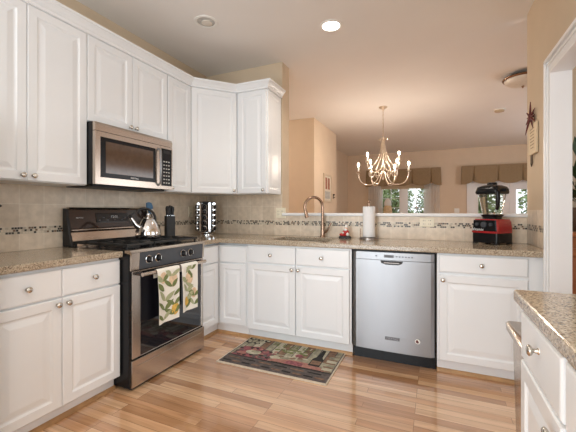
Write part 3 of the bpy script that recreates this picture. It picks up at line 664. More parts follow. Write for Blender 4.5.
# ------------------------------------------------------------------ faucet
t = thing('faucet', 'copper-bronze gooseneck kitchen faucet behind the sink', 'faucet', (1.478, -0.075, CT))
b = B(); b.lathe([(0.029, 0.0005), (0.029, 0.006), (0.024, 0.012), (0.0215, 0.03), (0.0205, 0.09), (0.019, 0.12), (0.0155, 0.135)]); b.build('base', M['bronze'], t, smooth=True)
dx, dy = -0.70, -0.714
P = [(0, 0, 0.12), (0, 0, 0.30)]
for k in range(1, 15):
    a = PI - PI*1.12*k/14; P.append((dx*(0.098+0.098*math.cos(a)), dy*(0.098+0.098*math.cos(a)), 0.30+0.098*math.sin(a)))
b = B(); b.tube(P, 0.0140, 14); b.build('spout', M['bronze'], t, smooth=True)
e1 = Vector(P[-1]); dr_ = (Vector(P[-1])-Vector(P[-2])).normalized()
b = B(); b.tube([e1, e1+dr_*0.02, e1+dr_*0.055, e1+dr_*0.07], [0.0135, 0.016, 0.0195, 0.019], 14); b.build('spray_head', M['bronze'], t, smooth=True)
b = B(); b.tube([(0.012, 0, 0.045), (0.035, -0.004, 0.055), (0.055, -0.006, 0.075)], [0.013, 0.012, 0.011], 12); b.tube([(0.05, -0.006, 0.068), (0.070, -0.008, 0.105), (0.088, -0.010, 0.135), (0.094, -0.010, 0.142)], [0.010, 0.009, 0.0075, 0.005], 12); b.build('lever_handle', M['bronze'], t, smooth=True)

# ------------------------------------------------------------------ paper towel
t = thing('paper_towel_holder', 'steel paper towel stand on the back counter near the dishwasher', 'paper towel holder', (1.945, -0.125, CT))
b = B(); b.lathe([(0.088, 0.0005), (0.088, 0.012), (0.083, 0.018), (0.03, 0.022), (0, 0.022)], seg=32); b.build('base', M['steel_dark'], t, smooth=True)
b = B(); b.lathe([(0.006, 0.0225), (0.006, 0.335), (0.010, 0.338), (0.013, 0.348), (0.010, 0.358), (0, 0.361)], seg=12); b.build('rod', M['bronze'], t, smooth=True)
b = B(); b.tube([(-0.070, -0.045, 0.019), (-0.070, -0.045, 0.10)], 0.0035, 8); b.build('tension_arm', M['bronze'], t, smooth=True)
t = thing('paper_towel_roll', 'white roll of paper towels standing on the steel stand', 'paper towel', (1.945, -0.125, CT+0.0235))
b = B(); n = 36
o_ = [(0.056*math.cos(2*PI*k/n), 0.056*math.sin(2*PI*k/n)) for k in range(n)]; i_ = [(0.020*math.cos(2*PI*k/n), 0.020*math.sin(2*PI*k/n)) for k in range(n)]
b.rings([[(x, y, z) for x, y in q_] for q_, z in ((i_, 0.0), (o_, 0.0), (o_, 0.279), (i_, 0.279), (i_, 0.0))], caps=(False, False)); b.build('roll', M['paper'], t, smooth=True)
b = B(); b.rings([[(0.0195*math.cos(2*PI*k/n), 0.0195*math.sin(2*PI*k/n), z) for k in range(n)] for z in (0.001, 0.278)], caps=(False, False)); b.build('core', M['shoe'], t, smooth=True, solid=0.001)

# ------------------------------------------------------------------ Santa-like counter figurine
t = thing('figurine', 'small red and white seated figurine beside the faucet', 'figurine', (1.715, -0.115, CT), 0)
b = B(); b.rings([rr(0.058, 0.030, 0.02, 0.0005), rr(0.060, 0.032, 0.022, 0.010), rr(0.050, 0.026, 0.02, 0.022)]); b.build('base', M['blackmat'], t, smooth=True)
b = B(); b.ball((0.008, 0, 0.050), 0.034, 1.0, 0.85, 1.0); b.ball((-0.022, -0.012, 0.034), 0.020, 1.5, 0.8, 0.75); b.ball((0.010, -0.024, 0.056), 0.013, 1.5, 0.8, 0.9); b.build('coat', M['santared'], t, smooth=True)
b = B(); b.ball((0.010, -0.003, 0.092), 0.019); b.build('head', M['skin'], t, smooth=True)
b = B(); b.ball((0.008, -0.012, 0.082), 0.016, 1.1, 0.8, 1.2); b.ball((0.010, 0, 0.106), 0.017, 1.1, 1.1, 0.5); b.ball((-0.010, -0.030, 0.054), 0.009); b.ball((0.030, -0.020, 0.040), 0.014, 1, 1, 1.3); b.build('beard', M['whiteplastic'], t, smooth=True)
b = B(); b.lathe([(0.017, 0.106), (0.013, 0.118), (0.006, 0.130), (0, 0.134)], (0.012, 0, 0)); b.build('cap', M['whiteplastic'], t, smooth=True)

# ------------------------------------------------------------------ blender
t = thing('blender', 'red and black countertop blender with a clear jar, at the right end of the counter', 'blender', (2.928, -0.150, CT), math.radians(-38)); t.scale = (1, 1, 1.03)
b = B(); h = 0.105
b.rings([rr(h*0.98, h, 0.02, 0.012), rr(h, h, 0.02, 0.06), rr(h*0.99, h*0.99, 0.02, 0.085)]); b.build('lower_base', M['black'], t, smooth=True)
b = B()
for sx in (-1, 1):
    for sy in (-1, 1): b.box(sx*0.085-0.015, sx*0.085+0.015, sy*0.085-0.015, sy*0.085+0.015, 0.0005, 0.0125)
b.build('foot', M['blackmat'], t)
b = B(); b.rings([rr(h*1.0, h*1.0, 0.02, 0.0852), rr(h*1.0, h*1.0, 0.02, 0.10), rr(h*0.96, h*0.96, 0.02, 0.17), rr(h*0.86, h*0.90, 0.02, 0.192)]); b.build('housing', M['red'], t, smooth=True)
b = B(); b.rings([[(x, -h*f-0.002, z) for x, z in ((-0.095, 0.098), (0.095, 0.098), (0.088, 0.185), (-0.088, 0.185))] for f in (0.86, 1.0)]); fp = b.build('control_face', M['black'], t, bevel=0.003)
for x, z, r in ((-0.055, 0.152, 0.014), (0.0, 0.150, 0.024), (0.055, 0.152, 0.014)):
    b = B(); b.lathe([(r, 0), (r*0.9, 0.014), (0, 0.016)], (x, -h-0.0015, z), '-y', 18); b.build('dial', M['charcoal'], fp, smooth=True)
b = B(); b.box(-0.100, 0.100, -h-0.0030, -h+0.004, 0.086, 0.100); b.build('red_band', M['red'], t)
text('maker_name', 'Vitamix', 0.030, M['textwhite'], fp, (-0.050, -h-0.0028, 0.112), (PI/2, 0, 0))
b = B(); b.rings([rr(0.060, 0.060, 0.03, 0.1925), rr(0.056, 0.056, 0.028, 0.205), rr(0.066, 0.066, 0.02, 0.224), rr(0.050, 0.050, 0.02, 0.228)]); b.build('jar_seat', M['black'], t, smooth=True)
b = B(); b.rings([rr(0.052, 0.052, 0.02, 0.2285), rr(0.058, 0.058, 0.02, 0.255), rr(0.080, 0.080, 0.022, 0.405)], caps=(True, False)); jr = b.build('jar', M['jar'], t, smooth=True)
b = B(); b.lathe([(0.022, 0.230), (0.020, 0.240), (0.008, 0.246), (0, 0.246)]); b.build('blade_hub', M['chrome'], t, smooth=True)
b = B(); b.rings([rr(0.088, 0.088, 0.025, 0.385), rr(0.094, 0.094, 0.028, 0.400), rr(0.084, 0.084, 0.03, 0.440), rr(0.055, 0.055, 0.03, 0.455), rr(0.036, 0.036, 0.03, 0.457), rr(0.034, 0.034, 0.03, 0.474), rr(0.022, 0.022, 0.02, 0.478)])
b.box(0.06, 0.118, -0.02, 0.02, 0.404, 0.424); b.box(-0.118, -0.06, -0.02, 0.02, 0.404, 0.424); b.build('lid', M['black'], t, smooth=True)
hd = Vector((0.75, -0.66, 0)).normalized()
b = B(); a0 = hd*0.078
b.tube([a0*1.0+Vector((0, 0, 0.398)), hd*0.118+Vector((0, 0, 0.392)), hd*0.122+Vector((0, 0, 0.35)), hd*0.116+Vector((0, 0, 0.285)), hd*0.100+Vector((0, 0, 0.268))], [0.016, 0.018, 0.016, 0.014, 0.011], 12); b.build('jar_handle', M['black'], t, smooth=True)

# ------------------------------------------------------------------ spice carousel with jars
SC = (0.198, -0.262)
t = thing('spice_rack', 'revolving black and chrome spice tower in the counter corner', 'spice rack', (*SC, CT), math.radians(-62))
NF = 6; tilt = 0
b = B(); b.lathe([(0.075, 0.0005), (0.075, 0.010), (0.06, 0.016), (0.03, 0.020), (0.03, 0.030)], seg=32); b.build('base', M['chrome'], t, smooth=True)
b = B(); b.rings([[(r_*math.cos(2*PI*(k+0.5)/NF), r_*math.sin(2*PI*(k+0.5)/NF), z) for k in range(NF)] for r_, z in ((0.066, 0.031), (0.072, 0.05), (0.072, 0.34), (0.064, 0.352))]); b.build('tower', M['blackmat'], t)
for k in range(NF):
    a = 2*PI*(k+0.5)/NF; c_, s_ = math.cos(a), math.sin(a)
    b = B(); b.obox((0.085*c_, 0.085*s_, 0.195), (0.030, 0.030, 0.315), Matrix.Rotation(a, 3, 'Z')); b.build('chrome_strip', M['chrome'], t, bevel=0.003)
b = B(); b.lathe([(0.072, 0.3525), (0.072, 0.360), (0.03, 0.366), (0, 0.366)], seg=24); b.build('top_cap', M['blackmat'], t, smooth=True)
jroot = None; rzk = math.radians(-62)
for k in range(NF):
    a = 2*PI*k/NF; wa = (a+rzk) % (2*PI)
    if not (math.radians(215) < wa or wa < math.radians(50)): continue
    for j in range(5):
        z = 0.072+j*0.058; nx, ny = math.cos(a+rzk), math.sin(a+rzk)
        loc = (SC[0]+nx*0.0635, SC[1]+ny*0.0635, CT+z)
        lab = 'small round-capped spice jar lying in a column of the spice tower'
        if jroot is None:
            jroot = thing('spice_jar', lab, 'spice jar', loc, a+rzk, 'spice jars in the revolving tower')
            b = B(); b.lathe([(0.019, 0.0), (0.021, 0.003), (0.021, 0.036), (0.018, 0.040)], (0, 0, 0), 'x', 16); b.build('glass', M['spiceglass'], jroot, smooth=True)
            b = B(); b.lathe([(0.0235, 0.040), (0.0235, 0.052), (0.021, 0.055), (0.0, 0.0555)], (0, 0, 0), 'x', 18); lid = b.build('lid', M['black'], jroot, smooth=True)
            b = B(); b.lathe([(0.0265, 0.040), (0.0265, 0.052), (0.0238, 0.053), (0.0238, 0.040)], (0, 0, 0), 'x', 18); b.build('lid_ring', M['chrome'], lid, smooth=True)
        else:
            c = copy_tree(jroot); c.location = loc; c.rotation_euler = (0, 0, a+rzk)

# ------------------------------------------------------------------ knife block with knives
KB = (0.215, -0.835)
t = thing('knife_block', 'slim black knife holder between the range and the spice tower', 'knife block', (*KB, CT), math.radians(62))
b = B(); b.rings([[(sx*x, sy*y, z) for sx, sy in ((-1, -1), (1, -1), (1, 1), (-1, 1))] for x, y, z in ((0.046, 0.040, 0.0005), (0.046, 0.040, 0.012), (0.040, 0.034, 0.016), (0.040, 0.034, 0.215))]); b.build('block', M['blackmat'], t, bevel=0.004)
b = B(); b.box(-0.030, 0.030, -0.0352, -0.0342, 0.030, 0.140); b.build('front_plate', M['iron'], t)
kroot = None
for i, (x, y, h_) in enumerate(((-0.022, -0.014, 0.0), (0.022, -0.014, 0.012), (-0.020, 0.016, 0.028), (0.020, 0.016, 0.035), (0.0, 0.0, 0.05))):
    ca, sa = math.cos(math.radians(62)), math.sin(math.radians(62)); loc = (KB[0]+x*ca-y*sa, KB[1]+x*sa+y*ca, CT+0.2155)
    if kroot is None:
        kroot = thing('kitchen_knife', 'black-handled knife standing in the slim black holder', 'knife', loc, math.radians(62), 'knives in the black holder')
        b = B(); b.rings([rr(0.0115, 0.0095, 0.006, 0.0), rr(0.010, 0.0085, 0.006, 0.02), rr(0.0145, 0.012, 0.008, 0.058), rr(0.012, 0.010, 0.007, 0.078), rr(0.005, 0.005, 0.004, 0.083)]); b.build('handle', M['blackmat'], kroot, smooth=True)
        b = B(); b.box(-0.0105, 0.0105, -0.009, 0.009, 0.0, 0.006); b.build('bolster', M['chrome'], kroot)
    else:
        c = copy_tree(kroot); c.location = loc
    (kroot if i == 0 else c).scale = (1, 1, 1+h_*4)

# ------------------------------------------------------------------ kettle on the grate
t = thing('kettle', 'polished steel tea kettle on the rear of the stove grates', 'kettle', (0.395, -1.265, 0.9585), math.radians(-105)); t.scale = (1.05, 1.05, 1.10)
b = B(); b.lathe([(0.074, 0.0005), (0.090, 0.006), (0.095, 0.02), (0.090, 0.055), (0.072, 0.100), (0.048, 0.134), (0.040, 0.142)], seg=32); b.build('body', M['chrome'], t, smooth=True)
b = B(); b.lathe([(0.040, 0.1425), (0.038, 0.150), (0.014, 0.158), (0.010, 0.162), (0.014, 0.170), (0.012, 0.180), (0, 0.184)]); b.build('lid', M['chrome'], t, smooth=True)
b = B(); b.tube([(0.065, 0, 0.075), (0.10, 0, 0.100), (0.125, 0, 0.135), (0.135, 0, 0.150)], [0.022, 0.017, 0.013, 0.012], 12); sp_ = b.build('spout', M['chrome'], t, smooth=True)
b = B(); b.tube([(0.131, 0, 0.1525), (0.142, 0, 0.166)], [0.0135, 0.015], 12); b.tube([(0.132, 0, 0.163), (0.112, 0, 0.186)], 0.005, 8); b.build('whistle_cap', M['blackmat'], sp_, smooth=True)
b = B(); b.tube(bez((-0.055, 0, 0.118), (-0.075, 0, 0.215), (0.06, 0, 0.245), (0.095, 0, 0.185), 14), 0.009, 10); b.build('handle', M['blackmat'], t, smooth=True)
# utensil crock behind kettle
t = thing('utensil_crock', 'steel utensil crock on the counter right of the kettle, by the black knife holder', 'utensil crock', (0.115, -0.908, CT))
n = 28
b = B(); b.rings([[(r_*math.cos(2*PI*k/n), r_*math.sin(2*PI*k/n), z) for k in range(n)] for r_, z in ((0.034, 0.0005), (0.036, 0.004), (0.036, 0.125), (0.0375, 0.128), (0.033, 0.128), (0.0325, 0.006))], caps=(True, True)); b.build('crock', M['steel'], t, smooth=True)
t = thing('spatula', 'blue-tipped silicone spatula leaning in the crock right of the kettle', 'spatula', (0.115, -0.908, CT+0.0085))
b = B(); b.tube([(-0.012, 0.012, 0.0), (-0.012, -0.018, 0.125), (-0.014, -0.044, 0.235)], 0.0055, 8); b.build('shaft', M['steel'], t, smooth=True)
b = B(); b.rings([[(-0.014+0.30*(z-0.185)*-0.3+x*0.5, -0.022-0.2*(z-0.185)-x, z) for x in ()] for z in ()]) if 0 else None
b.rings([[(-0.015+c_*w_*0.55, -0.045-(z-0.225)*0.25+c_*w_*0.83, z) if s_ == 0 else (-0.015+c_*w_*0.55+s_*0.006, -0.045-(z-0.225)*0.25+c_*w_*0.83-s_*0.004, z) for c_, s_ in ((-1, 0), (-0.8, 1), (0.8, 1), (1, 0), (0.8, -1), (-0.8, -1))] for z, w_ in ((0.225, 0.010), (0.240, 0.022), (0.295, 0.030), (0.327, 0.024), (0.333, 0.010))])
b.build('blade', M['blue'], t, smooth=True)
t = thing('spoon', 'white-handled spoon leaning in the crock right of the kettle', 'spoon', (0.115, -0.908, CT+0.0085))
b = B(); b.tube([(0.014, 0.0, 0.0), (0.016, -0.016, 0.125), (0.026, -0.065, 0.235)], [0.004, 0.006, 0.007], 8); b.ball((0.028, -0.072, 0.25), 0.014, 0.8, 1.0, 1.7); b.build('body', M['whiteplastic'], t, smooth=True)

# ------------------------------------------------------------------ coffee maker at far left, mostly out of frame
t = thing('coffee_maker', 'black coffee maker spout poking in at the far left of the backsplash', 'coffee maker', (0.22, -2.345, CT), LH)
b = B(); b.box(-0.085, 0.075, -0.11, 0.10, 0.0005, 0.03); b.build('base', M['blackmat'], t, bevel=0.006)
b = B(); b.box(-0.085, -0.02, -0.10, 0.10, 0.0305, 0.27); b.build('tower', M['blackmat'], t, bevel=0.008)
b = B(); b.rings([[(x, y, z) for y, z in ((-0.07*f, 0.265+dz), (0.07*f, 0.265+dz), (0.07*f, 0.318-dz), (-0.07*f, 0.318-dz))] for x, f, dz in ((-0.0195, 1, 0), (0.090, 0.9, 0.003), (0.150, 0.35, 0.018), (0.168, 0.12, 0.024))]); b.build('brew_head', M['blackmat'], t)
b = B(); b.lathe([(0.03, 0.0305), (0.045, 0.05), (0.045, 0.10), (0.032, 0.135), (0.036, 0.15)], (0.02, 0, 0)); b.build('carafe', M['jar'], t, smooth=True)

# ------------------------------------------------------------------ outlets
def outlet(label, loc, rz, w=0.115, hh=0.115, gang=2, name='outlet_plate', grp=None):
    t = thing(name, label, 'outlet', loc, rz)
    b = B(); b.panel([(0, 0), (0, -0.003), (0.004, -0.0055)], w, hh, -w/2, -hh/2); b.build('cover_plate', M['ivory'], t)
    for g in range(gang):
        cx_ = (g-(gang-1)/2)*0.046
        b = B(); b.panel([(0, 0), (0, -0.002), (0.003, -0.003)], 0.033, 0.066, cx_-0.0165, -0.033, -0.0055); rc = b.build('receptacle', M['ivory'], t)
        b = B()
        for z in (-0.018, 0.014):
            b.box(cx_-0.008, cx_-0.005, -0.0092, -0.0084, z, z+0.010); b.box(cx_+0.005, cx_+0.008, -0.0092, -0.0084, z, z+0.010)
        b.build('slots', M['slot'], rc)
    return t
outlet('ivory double outlet plate on the tiled back wall left of the faucet', (0.985, -0.0085, 1.155), 0, 0.115, 0.110)
outlet('ivory double outlet plate on the half wall above the dishwasher', (2.440, -0.0085, 1.072), 0, 0.122, 0.080)
outlet('ivory single outlet plate on the left wall beside the spice tower', (0.0085, -0.300, 1.165), LH, 0.075, 0.115, 1)

# ------------------------------------------------------------------ towels on the oven handle
def towel(name, label, y0, y1, zb, seed, blooms):
    """cloth hung over the handle; s = across, u = down the front"""
    t = None; rnd = random.Random(seed)
    hx_, hz_ = 0.758, 0.760; r = 0.0175; ns, front = 14, hz_-zb
    ph = rnd.random()*6
    def S(s, d, off=0.0):
        wv = 0.006*math.sin(ph+s*7.0)*min(1, max(0, d)/0.15)
        if d >= 0: return Vector((hx_+r+off+wv+0.004*math.sin(s*11+ph)*min(1, d/0.2), y0+(y1-y0)*(s*(1-0.06*min(1, d/0.2))+0.03*min(1, d/0.2)), hz_-d))
        a = min(1.0, -d/(PI*r))*PI
        if -d <= PI*r: return Vector((hx_+(r+off)*math.cos(a), y0+(y1-y0)*s, hz_+(r+off)*math.sin(a)))
        return Vector((hx_-r-off*1.0, y0+(y1-y0)*s, hz_+d+PI*r))
    b = B(); ds = [-0.10, -0.08, -0.0551, -0.046, -0.037, -0.028, -0.018, -0.009, 0]+[front*k/14 for k in range(1, 15)]
    b.rings([[tuple(S(s/ns, d)) for s in range(ns+1)] for d in ds], 0, closed=False)
    def shape(cs, cd, pts, mi, off):
        vs = [b.bm.verts.new(S(min(0.995, max(0.005, cs+x/(y1-y0))), min(front-0.002, max(0.002, cd+z)), off)) for x, z in pts]
        try: b.bm.faces.new(vs).material_index = mi
        except Exception: pass
    def leaf(cs, cd, ang, ln, wd, mi, off):
        pts = []
        for k in range(11):
            u_ = k/10; pts.append((u_*ln, wd*math.sin(PI*u_**0.8)))
        for k in range(9, 0, -1):
            u_ = k/10; pts.append((u_*ln, -wd*math.sin(PI*u_**0.8)))
        shape(cs, cd, [(x*math.cos(ang)-y*math.sin(ang), x*math.sin(ang)+y*math.cos(ang)) for x, y in pts], mi, off)
    for (cs, cd, rr_, mi) in blooms:
        shape(cs, cd, [(rr_*math.cos(2*PI*k/16)*0.85, rr_*math.sin(2*PI*k/16)) for k in range(16)], mi, 0.0018)
    for k in range(2):
        cs0 = 0.27+0.42*k; d0 = front*(0.97-0.05*k)
        for j in range(6):
            dd_ = d0-j*0.068-rnd.random()*0.015
            if dd_ < 0.01: break
            cs1 = cs0+0.08*math.sin(j*0.9+k)
            for sd in (-1, 1):
                if rnd.random() < 0.18: continue
                leaf(cs1, dd_, -PI/2+sd*(0.65+rnd.random()*0.5), 0.075+rnd.random()*0.04, 0.013+rnd.random()*0.007, rnd.choice((1, 1, 2, 2)), 0.0024+0.0002*j)
    o = b.build(name, [M['cream'], M['leaf1'], M['leaf2'], M['lemon'], M['peachp']], smooth=True)
    return tag(o, label, 'towel')
towel('dish_towel', 'leafy green and lemon dish towel, longer and left of two on the oven handle', -1.548, -1.332, 0.395, 3, ((0.80, 0.29, 0.045, 3), (0.25, 0.05, 0.04, 4), (0.7, 0.08, 0.05, 4)))
towel('dish_towel', 'peach and green printed dish towel, right of two on the oven handle', -1.310, -1.125, 0.415, 8, ((0.45, 0.10, 0.05, 4), (0.75, 0.22, 0.04, 4), (0.30, 0.27, 0.035, 3)))

# ------------------------------------------------------------------ rug
t_b = B(); RX0, RX1, RY0_, RY1_ = 0.945, 1.838, -1.115, -0.572
def rp(u, v): return (RX0+(RX1-RX0)*u, RY0_+(RY1_-RY0_)*v)
slots = ['rug_sage', 'rug_dark', 'rug_edge', 'rug_plum', 'rug_olive', 'rug_pale', 'rug_black', 'rug_brown', 'rug_rose']
t_b.box(RX0, RX1, RY0_, RY1_, 0.0005, 0.008, 2)
zz = [0.0082]
def rpoly(pts, mi):
    zz[0] += 0.000012
    vs = [t_b.bm.verts.new((*rp(u, v), zz[0])) for u, v in pts]; f = t_b.bm.faces.new(vs); f.material_index = mi
    if f.normal.z < 0: f.normal_flip()
def rell(u, v, ru, rv, mi, a0=0, n=14): rpoly([(u+ru*math.cos(2*PI*k/n)*math.cos(a0)-rv*math.sin(2*PI*k/n)*math.sin(a0), v+ru*math.cos(2*PI*k/n)*math.sin(a0)+rv*math.sin(2*PI*k/n)*math.cos(a0)) for k in range(n)], mi)
rnd = random.Random(5)
rpoly([(0.01, 0.03), (0.99, 0.03), (0.99, 0.99), (0.01, 0.99)], 1)
rpoly([(0.02, 0.29), (0.98, 0.29), (0.98, 0.985), (0.02, 0.985)], 0)
for k in range(13):         # upright boards of the printed crate wood
    u = 0.06+0.072*k; rpoly([(u, 0.56), (u+0.009, 0.56), (u+0.009, 0.985), (u, 0.985)], 1)
    if k % 3 == 1: rpoly([(u+0.009, 0.56), (u+0.072, 0.56), (u+0.072, 0.985), (u+0.009, 0.985)], 5)
    if k % 3 == 2: rpoly([(u+0.009, 0.56), (u+0.072, 0.56), (u+0.072, 0.985), (u+0.009, 0.985)], 7)
for k in range(13):         # faded lettering strokes across the upper boards
    u = 0.30+0.034*k
    rpoly([(u, 0.84), (u+0.012, 0.84), (u+0.018, 0.94), (u+0.006, 0.94)], 5 if k % 3 == 2 else 4)
    if k % 2: rpoly([(u, 0.84), (u+0.03, 0.84), (u+0.03, 0.865), (u, 0.865)], 4)
for k in range(40): rell(0.36+0.32*rnd.random(), 0.66+0.12*rnd.random(), 0.020, 0.022, rnd.choice((4, 4, 5)), rnd.random()*3)
for k in range(5): rell(0.05+0.085*(k % 3), 0.93-0.13*(k//3), 0.036, 0.040, 6)
for k in range(5): rell(0.055+0.085*(k % 3), 0.94-0.13*(k//3), 0.018, 0.022, 5)
rpoly([(0.03, 0.30), (0.40, 0.30), (0.42, 0.44), (0.36, 0.60), (0.20, 0.68), (0.06, 0.62)], 3)
for k in range(70):         # grape clusters at the left
    rell(0.05+0.36*rnd.random(), 0.33+0.29*rnd.random(), 0.020, 0.026, rnd.choice((3, 8, 1, 6)), 0, 10)
rell(0.21, 0.47, 0.075, 0.07, 5, 0.3); rell(0.23, 0.50, 0.05, 0.04, 0, 0.3); rell(0.10, 0.40, 0.04, 0.03, 8); rell(0.44, 0.44, 0.05, 0.05, 5, -0.4)
rpoly([(0.40, 0.31), (0.92, 0.29), (0.93, 0.35), (0.80, 0.44), (0.62, 0.46), (0.44, 0.40)], 8)    # bottle lying on its side
rpoly([(0.55, 0.33), (0.72, 0.32), (0.72, 0.42), (0.58, 0.43)], 3); rpoly([(0.44, 0.30), (0.9, 0.29), (0.9, 0.305), (0.44, 0.315)], 6)
for k in range(8): rell(0.48+0.30*rnd.random(), 0.50+0.06*rnd.random(), 0.030, 0.020, rnd.choice((5, 8, 7)), 0.2)
rell(0.63, 0.62, 0.035, 0.06, 3); rpoly([(0.625, 0.46), (0.635, 0.46), (0.635, 0.58), (0.625, 0.58)], 5)
rpoly([(0.76, 0.40), (0.86, 0.40), (0.86, 0.62), (0.835, 0.70), (0.825, 0.95), (0.795, 0.95), (0.785, 0.70), (0.76, 0.62)], 6)   # dark bottle
rpoly([(0.768, 0.45), (0.852, 0.45), (0.852, 0.57), (0.768, 0.57)], 7)
rpoly([(0.89, 0.31), (0.975, 0.31), (0.975, 0.80), (0.89, 0.80)], 7)
for k in range(4): rpoly([(0.89, 0.34+0.12*k), (0.975, 0.34+0.12*k), (0.975, 0.42+0.12*k), (0.89, 0.42+0.12*k)], 0 if k % 2 else 5)
for k in range(10): rpoly([(0.03+0.095*k, 0.09), (0.11+0.095*k, 0.085), (0.11+0.095*k, 0.12), (0.03+0.095*k, 0.125)], 7 if k % 2 else 6)
for k in range(6): rpoly([(0.05+0.15*k, 0.20), (0.17+0.15*k, 0.19), (0.17+0.15*k, 0.225), (0.05+0.15*k, 0.225)], 6 if k % 2 else 7)
rpoly([(0.01, 0.275), (0.99, 0.275), (0.99, 0.295), (0.01, 0.295)], 6)
o = t_b.build('kitchen_rug', [M[s] for s in slots]); tag(o, 'rectangular wine and grapes print kitchen mat on the floor before the sink cabinet', 'rug')

# ------------------------------------------------------------------ trash can past the end of the peninsula
t = thing('trash_can', 'stainless trash can just past the end of the right foreground counter', 'trash can', (2.962, -1.615, 0))
b = B(); b.rings([rr(0.110, 0.19, 0.035, 0.010), rr(0.112, 0.19, 0.035, 0.02), rr(0.124, 0.208, 0.03, 0.60)]); b.build('body', M['steel'], t, smooth=True)
b = B(); b.rings([rr(0.126, 0.210, 0.03, 0.6005), rr(0.146, 0.228, 0.025, 0.620), rr(0.148, 0.230, 0.025, 0.648), rr(0.140, 0.222, 0.02, 0.655)]); b.build('lid', M['steel'], t, smooth=True)
b = B(); b.rings([rr(0.112, 0.192, 0.05, 0.0005), rr(0.112, 0.192, 0.05, 0.0095)]); b.build('base_ring', M['blackmat'], t, smooth=True)

# ------------------------------------------------------------------ hanging plaque and twig star on the right wall end
HX = XR-0.0015
t = thing('wall_plaque', 'cream lettered plaque hanging on the narrow right wall, below the maroon star', 'plaque', (HX-0.010, -0.200, 1.722))
b = B(); b.box(-0.006, 0.008, -0.105, 0.105, -0.115, 0.115); pl = b.build('board', M['plaque'], t, bevel=0.004)
b = B()
for i in range(7):
    wln = (0.055, 0.062, 0.048, 0.060, 0.052, 0.058, 0.040)[i]
    b.box(-0.0072, -0.0061, -wln, wln, 0.075-i*0.024, 0.082-i*0.024)
b.build('lettering', M['ink'], pl)
b = B(); b.tube([(0, -0.05, 0.115), (0, -0.012, 0.20), (0, 0.0, 0.215), (0, 0.012, 0.20), (0, 0.05, 0.115)], 0.0025, 8); b.build('hanging_wire', M['ironrod'], t, smooth=True)
b = B(); b.tube([(0, 0.055, -0.115), (0, 0.060, -0.18), (0, 0.045, -0.20), (0, 0.020, -0.18), (0, 0.025, -0.115)], 0.004, 8); b.tube([(0, -0.085, 0.10), (0, -0.094, 0.0), (0, -0.088, -0.11)], 0.005, 8); b.build('wire_hook', M['ironrod'], t, smooth=True)
t = thing('twig_star', 'maroon twig star ornament on the narrow right wall above the plaque', 'wall ornament', (HX-0.026, -0.190, 1.895)); t.scale = (0.85, 0.85, 0.85)
b = B(); rnd = random.Random(2)
for k, (ang, ln) in enumerate(((88, 0.135), (140, 0.085), (35, 0.10), (0, 0.085), (-35, 0.10), (-65, 0.12), (215, 0.095), (238, 0.17), (180, 0.06))):
    a = math.radians(ang); b.tube([(0, 0, 0), (0.10*math.cos(a)*ln, -0.48*math.cos(a)*ln, math.sin(a)*ln*0.5), (0.20*math.cos(a)*ln, -0.97*math.cos(a)*ln, math.sin(a)*ln)], [0.012, 0.008, 0.003], 7)
b.ball((0, 0, 0), 0.024, 0.6, 0.9, 1.1); b.tube([(0.0295, 0, 0.0), (0, 0, 0)], 0.005, 6)
b.build('twigs', M['maroon'], t, smooth=True)

# ------------------------------------------------------------------ ceiling fixtures
def can(label, x, y, lit):
    t = thing('recessed_light', label, 'ceiling light', (x, y, H))
    n = 32
    b = B(); b.rings([[(r_*math.cos(2*PI*k/n), r_*math.sin(2*PI*k/n), z) for k in range(n)] for r_, z in ((0.098, -0.0005), (0.096, -0.006), (0.078, -0.007), (0.074, -0.0015))], caps=(False, False)); b.build('trim_ring', M['whiteplastic'], t, smooth=True)
    if lit:
        b = B(); b.lathe([(0.073, -0.0010), (0.068, -0.0045), (0, -0.0060)], seg=28); b.build('lens', M['canlight'], t, smooth=True)
        l = bpy.data.lights.new('recessed_lamp', 'SPOT'); l.energy = 24; l.color = (1.0, 0.90, 0.78); l.spot_size = math.radians(140); l.spot_blend = 0.6; l.shadow_soft_size = 0.06
        lo = bpy.data.objects.new('recessed_lamp', l); COL.objects.link(lo); lo.parent = t; lo.location = (0, 0, -0.03)
    else:
        b = B(); b.lathe([(0.073, -0.0010), (0.066, -0.0030), (0, -0.0032)], seg=28); ln = b.build('baffle', M['artgrey'], t, smooth=True)
        b = B(); b.lathe([(0.045, -0.0034), (0.043, -0.010), (0.02, -0.013), (0, -0.0135)], (0.0, 0.012, 0), seg=24); b.build('bulb', M['frost'], t, smooth=True)
can('lit recessed ceiling light above the sink', 1.681, -0.467, True)
can('unlit recessed ceiling light above the range side', 0.726, -0.955, False)
t = thing('flush_ceiling_light', 'nickel-rimmed frosted bowl ceiling light half hidden by the right wall', 'ceiling light', (3.455, 1.45, H))
b = B(); b.lathe([(0.09, -0.0005), (0.10, -0.018), (0.075, -0.03), (0.05, -0.035)], seg=32); b.build('canopy', M['nickel'], t, smooth=True)
b = B(); b.lathe([(0.172, -0.034), (0.202, -0.036), (0.210, -0.046), (0.200, -0.060), (0.180, -0.062)], seg=40); b.build('rim', M['bronze'], t, smooth=True)
b = B(); b.lathe([(0.190, -0.0625), (0.180, -0.085), (0.140, -0.112), (0.08, -0.128), (0.0, -0.132)], seg=40); b.build('bowl', M['frost'], t, smooth=True)
b = B(); b.lathe([(0.012, -0.1325), (0.016, -0.140), (0.010, -0.150), (0.005, -0.160), (0, -0.163)], seg=14); b.build('finial', M['bronze'], t, smooth=True)
t = thing('smoke_detector', 'small round white smoke detector on the dining room ceiling', 'smoke detector', (3.44, 2.93, H))
b = B(); b.lathe([(0.085, -0.0005), (0.085, -0.012), (0.078, -0.016)], seg=28); b.build('plate', M['whiteplastic'], t, smooth=True)
